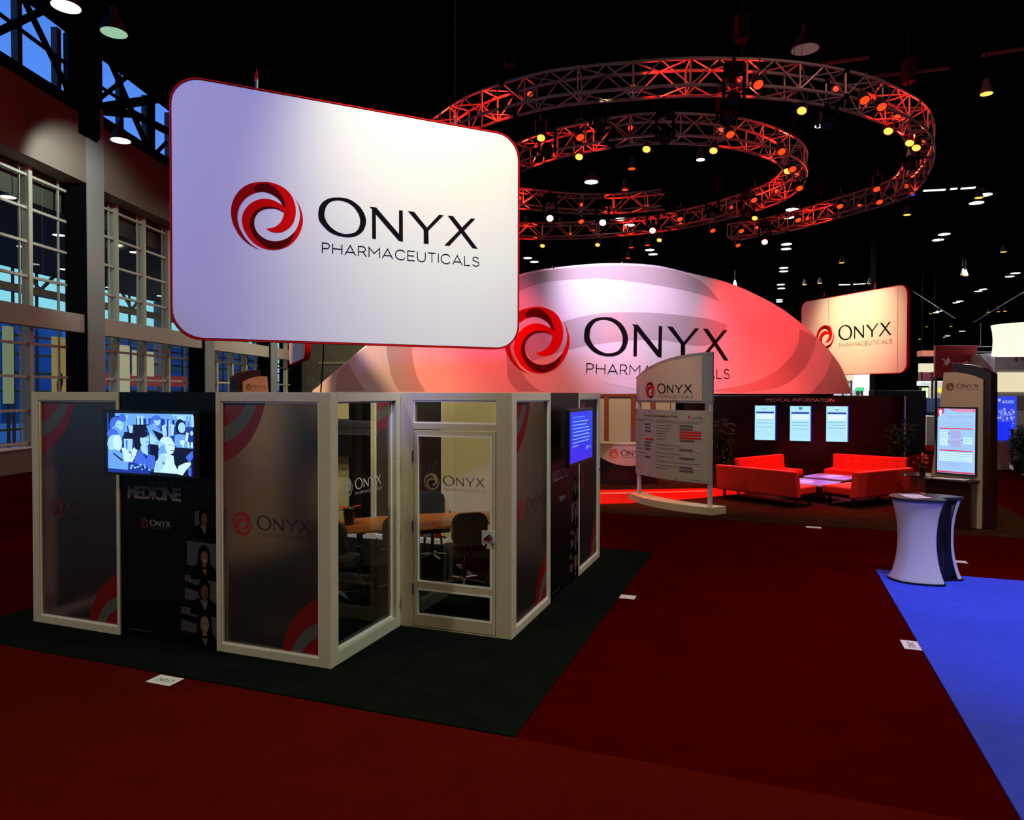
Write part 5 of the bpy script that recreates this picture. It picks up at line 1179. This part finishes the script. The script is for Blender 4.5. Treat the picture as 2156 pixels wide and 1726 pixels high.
scatter('track_spotlight', small('s', .10, LAMPO, 8.4), [(1330,355),(1316,399),(1107,474),(1180,475),(1247,485),(1329,521),(1363,516),(1322,543)], 8.4, 'small orange spotlight dot over the middle of the hall', 'spotlight', 'orange spotlights over the middle')
scatter('track_spotlight', small('s', .11, LAMP, 8.4), [(1726,265),(1475,336)], 8.4, 'small white spotlight inside the ring truss', 'spotlight', 'white spotlights inside the rings')
scatter('track_spotlight', small('s', .10, LAMPB, 8.6), [(1919,410)], 8.6, 'single tiny blue spotlight right of the outer ring', 'spotlight', None)
for i, (x0_, x1_, y0_, y1_) in enumerate(((1944, 1991, 402.5, 400), (2001, 2015, 399, 398), (2023, 2054, 398, 395.5), (1766, 1790, 600, 599.5), (1796, 1823, 599, 597.5))):
    a = fl(x0_, y0_, 10.6); b = fl(x1_, y1_, 10.6); m_ = (a+b)/2; L = (b-a).length/2; an = atan2(b.y-a.y, b.x-a.x)
    th = thing('strip_light', 'white fluorescent strip light high at right, ' + ['longest of the upper row', 'short middle piece of the upper row', 'right end of the upper row', 'left one just above the cream sign', 'right one just above the cream sign'][i], 'strip light', tuple(m_), an)
    MB().box(-L, L, -.08, .08, .03, .12, DARKSTEEL).build('housing', th); MB().box(-L*.97, L*.97, -.07, .07, 0, .03, EM('tube_white', (.8, 1.0, .75), 4)).build('tube', th)
    MB().tube([(0, 0, .12), (0, 0, HZ-10.6)], .01, BLACKM, 4).build('stem', th)
# lamps on the concourse soffit
cl = [(48,519),(124,495),(136,567),(230,605),(284,531),(338,623),(17,415)]
o0 = None
for x, y in cl:
    q = fl(x, y, 8.2)
    if o0 is None: o0 = small('h', .22, LAMPW if False else EM('lamp_lens_cream', (1.0, .95, .7), 4), 13.8).build('downlight'); o = tag(o0, 'small cream downlight glowing beyond the tall glass wall', 'ceiling lamp', 'downlights beyond the glass wall')
    else: o = o0.copy(); COL.objects.link(o)
    o.location = q; o.scale = (1, 1, .04) if False else (1, 1, .3)
# thin dark rigging lines catching a little light
for i, (x0_, y0_, x1_, y1_, z) in enumerate(((1706, 138, 1830, 120, 10.8), (1840, 160, 1998, 143, 10.8), (2066, 116, 2156, 102, 10.8))):
    a = fl(x0_, y0_, z); b = fl(x1_, y1_, z); mb = MB(); mb.tube([a, b], .05, M('dull_pipe', (.10, .08, .05), .6), 6)
    for q in (a, b): mb.tube([q, (q.x, q.y, HZ-.1)], .01, BLACKM, 4)
    tag(mb.build('ceiling_pipe'), 'thin dull pipe under the black ceiling, ' + ['above the outer ring', 'right of the outer ring', 'at the top right corner'][i], 'pipe')
a = dp(681, 735, 10.6); b = dp(676, 824, 10.6); tag(MB().tube([(a.x+.0, a.y, 4.2), (a.x, a.y, 3.0), (b.x, b.y, 2.5), (b.x-.1, b.y, 1.6), (b.x-.1, b.y, .0)], .012, BLACKM, 6).build('hanging_cable'), 'thin black cable drooping before the left tip of the arch', 'cable')

# ================================================================== OTHER STANDS BEHIND
def bx(name, label, cat, px0, px1, py0, py1, Y, D, m, ang=0, group=None, floor=False):
    p = Plane(dp((px0+px1)/2, 830, Y), ang); a = p(px0, py1); b = p(px1, py0); z0 = 0 if floor else a[1]
    th = thing(name, label, cat, tuple(p.w(a[0], 0, z0)), ang, group); MB().box(0, b[0]-a[0], 0, D, 0, b[1]-z0, m).build('body', th, bevel=.01)
    if .05 < z0 < 4.3:
        for u in (.08, b[0]-a[0]-.08): MB().box(u-.04, u+.04, D*.3, D*.3+.08, -z0, 0, M('dark_support', (.006, .006, .007), .7)).build('support_post', th)
    return th, b[0]-a[0], b[1]-z0
LAV = M('lavender_panel', (.50, .50, .62), .6); CRM = EM('lit_cream_panel', (.95, .85, .55), .85); CRW = EM('lit_white_panel', (.9, .95, .95), .9)
bx('storage_tower', 'tall black cabinet block right of the dark wall', 'cabinet', 1838, 1950, 822, 945, 29, .4, M('charcoal_cabinet', (.012, .013, .016), .5), 0, None, True)
bx('black_column', 'wide black column rising behind the cream hanging sign', 'column', 1842, 1926, 300, 860, 31, .5, BLACKM, 0, None, True)
th, w_, h_ = bx('hanging_banner', 'dark red hanging banner with a white star emblem at right', 'banner', 1969, 2058, 727, 795, 32, .15, M('banner_red', (.34, .012, .02), .7), R(-3))
mb = MB(); f = lambda a, b: (w_*a, -.01, h_*b)
mb.flat([(.13,.60),(.27,.55),(.30,.66),(.33,.56),(.36,.60),(.34,.50),(.37,.46),(.32,.45),(.26,.35),(.25,.44),(.18,.36),(.21,.47),(.24,.50)], f, WHITEP); mb.build('star_emblem', th)
mb = MB(); put_text(mb, 'astellas', .40, .93, .38, .16, WHITEP, f); mb.build('lettering', th)
for u in (.1, .9): MB().tube([(w_*u, .05, h_), (w_*u, .05, HZ-4.5)], .02, BLACKM, 5).build('suspension_cable', th)
def shelfs(th, w_, y, rows, m):
    mb = MB()
    for a, b in rows: mb.box(.05, w_-.05, y-.03, y, a, b, m)
    mb.build('shelf_rows', th)
th, w_, h_ = bx('exhibit_stand', 'white exhibit stand with lit cream fronts at the far right edge', 'exhibit stand', 2093, 2260, 742, 905, 30, 3, M('pale_stand', (.55, .52, .58), .6), R(-5), None, True)
mb = MB(); mb.box(.1, w_, -.05, 0, h_*.60, h_*.80, CRM); mb.box(.1, w_, -.05, 0, h_*.42, h_*.56, M('stand_grey', (.25, .22, .22), .6)); mb.box(.0, .5, -.06, 0, h_*.30, h_*.46, M('stand_crimson', (.4, .01, .05), .6)); mb.build('front_panels', th)
mb = MB(); mb.box(.4, w_*.5, -.12, 0, h_*.845, h_*1.12, LAV); mb.box(w_*.5, w_, -.12, 0, h_*.86, h_*1.06, EM('lit_lilac', (.6, .65, .9), .8)); mb.build('fascia', th)
mb = MB(); mb.flat([(.7, h_*.93), (.8, h_*.97), (.85, h_*.93), (.8, h_*.90)], lambda a, b: (a, -.13, b), M('mauve_mark', (.3, .05, .1), .6)); bars(mb, .95, 2.2, h_*.92, .12, M('mauve_mark2', (.35, .15, .25), .6), lambda a, b: (a, -.13, b)); mb.build('fascia_mark', th)
q = dp(2160, 715, 27); th = thing('drum_shade', 'large glowing white drum banner hanging at the right edge', 'hanging drum', (q.x, q.y, q.z-.6))
DR = EM('drum_glow', (1.0, 1.0, .80), 1.0)
n = 40; mb = MB(); mb.lathe([(1.10, 0), (1.06, .3), (1.05, .6), (1.07, .9), (1.12, 1.18)], DR, n); mb.build('shade', th, smooth=True)
MB().tube([(0, 0, 1.1), (0, 0, HZ-q.z+.5)], .012, BLACKM, 4).build('suspension_cable', th)
th, w_, h_ = bx('blue_poster_stand', 'bright blue poster panel with pale crowd artwork at the right edge', 'poster', 2097, 2141, 834, 903, 24, .2, EM('poster_blue', (.03, .06, .80), 1.0), R(-5))
mb = MB(); random.seed(4)
for i in range(60):
    x = random.uniform(.08, .9); z = random.gauss(.42, .13)
    if .08 < z < .62: mb.flat(ell(w_*x, h_*z, w_*.05, h_*.03, 8), lambda a, b: (a, -.01-i*.0002, b), EM('poster_pale_%d' % (i % 3), ((.2, .25, .9), (.4, .45, 1.0), (.1, .13, .85))[i % 3], 1.0))
for y in (.84, .79): bars(mb, w_*.28, w_*.85, h_*y, h_*.025, EM('poster_text', (.5, .6, 1.0), 1.0), lambda a, b: (a, -.012, b))
mb.flat(ell(w_*.14, h_*.88, w_*.07, h_*.045, 12), lambda a, b: (a, -.012, b), EM('poster_text', (0, 0, 0))); mb.build('poster_art', th)
th, w_, h_ = bx('blue_counter', 'beige counter with a bright blue top band in front of the blue poster', 'counter', 2090, 2127, 889, 932, 22.5, .8, M('counter_beige', (.48, .38, .32), .6), R(-5), None, True)
MB().box(-.02, w_+.02, -.03, .82, h_*.62, h_, EM('counter_blue', (.01, .03, .95), 1.0)).build('top_band', th)
c = MB(); P = [fl(x, y) for x, y in ((2080, 938), (2300, 950), (2300, 915), (2085, 918))]; c.prism([(p.x, p.y) for p in P], lambda a, b: (a, b, .012), lambda a, b: (a, b, 0), M('pale_blue_carpet', (.35, .55, .9), .9)); tag(c.build('booth_carpet'), 'pale blue carpet patch at the far right stand', 'carpet')
c = MB(); P = [fl(x, y) for x, y in ((2096, 973), (2180, 1012), (2500, 1010), (2500, 972))]; c.prism([(p.x, p.y) for p in P], lambda a, b: (a, b, .012), lambda a, b: (a, b, 0), M('pale_grey_carpet', (.42, .38, .33), .9)); tag(c.build('booth_carpet'), 'light grey carpet wedge at the right edge, behind the tall kiosk', 'carpet')
q = dp(2152, 890, 21.5); shrub('leafy plant in a white pot at the right edge by the blue poster', q.x, q.y, 1.6, .35, 9, M('bright_leaf', (.05, .11, .05), .6))
bx('white_counter', 'low white counter with small items between the dark cabinet and the tall kiosk', 'counter', 1951, 1975, 876, 907, 33, 1, M('white_counter_m', (.6, .55, .45), .6), 0, None, True)
bx('exhibit_backdrop', 'navy partition above the low white counter', 'partition', 1946, 1985, 838, 868, 36, .3, M('navy_panel', (.02, .05, .14), .6), 0)
bx('light_box', 'warm lit panel with a yellow disc between the banner and the dark column', 'exhibit wall', 1961, 1986, 802, 838, 37, .3, M('cream_panel_far', (.62, .56, .40), .6), 0)
q = dp(1980.5, 822, 36.98); th = thing('yellow_disc', 'round yellow lit disc on the warm far panel', 'lamp', tuple(q)); MB().lathe([(0, 0), (.13, 0), (.13, .05), (0, .05)], EM('disc_yellow', (1.0, .75, .03), 1.2), 16, T=Matrix.Rotation(pi/2, 4, 'X')).build('disc', th)
bx('light_box', 'bright cream lit box sign left of the red banner', 'sign', 1940, 1970, 765, 783, 36, .3, CRM, 0)
bx('exhibit_backdrop', 'dark crimson exhibit wall left of the red banner', 'exhibit wall', 1940, 1960, 783, 802, 36.5, .3, M('crimson_panel', (.16, .01, .015), .6), 0)
th, w_, h_ = bx('light_box', 'narrow white lit strip sign reading immun, left of the tall kiosk', 'sign', 1937, 1960, 802, 812, 36, .3, CRW, 0)
mb = MB(); put_text(mb, 'immun', .05, w_-.05, h_*.25, h_*.4, M('sign_maroon', (.35, .05, .05), .6), lambda a, b: (a, -.01, b)); mb.build('lettering', th)
bx('light_box', 'green edged white lit strip at the side of the dark cabinet', 'sign', 1948, 1955, 816, 837, 34, .3, EM('lit_green_white', (.7, 1.0, .5), 1.0), 0)
bx('exhibit_backdrop', 'pale white exhibit wall seen between the arch tip and the dark column', 'exhibit wall', 1772, 1840, 786, 838, 40, 1, M('white_far', (.62, .66, .72), .6), 0)
bx('light_box', 'bright lit sign box on the pale far wall beside the arch tip', 'sign', 1774, 1798, 789, 801, 39.69, .3, CRM, 0)
bx('green_screen', 'small green lit screen on the pale far wall', 'screen', 1805, 1820, 815, 823, 39.79, .2, EM('screen_green', (.05, .7, .25), 1.0), 0)
bx('light_box', 'long white lit valance glimpsed beneath the arched header', 'sign', 1150, 1320, 826.5, 832, 30, .3, CRW, 0)
bx('light_box', 'blue lit strip glimpsed beneath the arched header', 'sign', 1318, 1345, 826.5, 832, 29, .3, EM('strip_blue', (.05, .05, .6), 1.0), 0)
th, w_, h_ = bx('exhibit_backdrop', 'hanging rust coloured exhibit panel below the black rigging, left of the red banner', 'exhibit wall', 1941, 1975, 738, 750, 40, .5, M('rust_panel', (.20, .05, .02), .6), 0)
for u in (.1, w_-.1): MB().tube([(u, .2, h_), (u, .2, HZ-4.6)], .02, BLACKM, 5).build('suspension_cable', th)
# lighting gantry over the far right stands
q = dp(2065, 680, 33); th = thing('lighting_gantry', 'dim metal gantry beams high over the far right stands', 'gantry', tuple(q)); mb = MB()
for a, b in (((-1.2, 0, .2), (-3.4, 0, 1.6)), ((-.4, 0, 0), (2.6, 0, 1.8)), ((0, 0, 0), (0, 0, -1.1)), ((-1.1, 0, -1.1), (2.3, 0, -1.1)), ((-1.1, 0, -1.35), (2.3, 0, -1.35))): mb.tube([a, b], .02, M('dim_beam', (.10, .10, .10), .6), 6)
mb.build('beams', th)
bpy.context.view_layer.update()
def ordinal(n):
    W = 'first second third fourth fifth sixth seventh eighth ninth tenth eleventh twelfth thirteenth fourteenth fifteenth sixteenth seventeenth eighteenth nineteenth'.split()
    T = {20: 'twentieth', 30: 'thirtieth', 40: 'fortieth'}
    if n < 20: return W[n-1]
    if n in T: return T[n]
    return {2: 'twenty', 3: 'thirty', 4: 'forty'}[n//10] + ' ' + W[n % 10 - 1]
for grp, fmt in (('warm can lights under the ring truss', 'warm glowing can light under the ring truss, %s from the left'), ('red orange can lights under the ring truss', 'red orange can light under the ring truss, %s from the left'),
        ('chain hoists over the ring truss', 'black chain hoist on the outer ring truss, %s from the left'), ('chain hoists over the inner truss', 'black chain hoist on the inner ring truss, %s from the left'),
        ('orange spotlights over the middle', 'small orange spotlight dot over the middle of the hall, %s from the left'), ('warm spotlights over the right side', 'small warm spotlight dot high over the right side, %s from the left'),
        ('distant high bay lamps above the arch', 'small distant white high bay lamp above the arched header, %s from the left'), ('white spotlights inside the rings', 'small white spotlight inside the ring truss, %s from the left'),
        ('downlights beyond the glass wall', 'small cream downlight beyond the tall glass wall, %s from the left'), ('red flood lights inside the ring truss', 'small red flood light inside the ring truss, %s from the left'),
        ('distant paired high bay lamps at right', 'small white high bay lamp of the distant pairs at right, %s from the left'), ('task chairs round the conference table', None)):
    if fmt:
        O_ = sorted([o for o in SC.objects if o.get('group') == grp], key=lambda o: o.location.x/o.location.y)
        for i, o in enumerate(O_): o['label'] = fmt % ordinal(i+1)
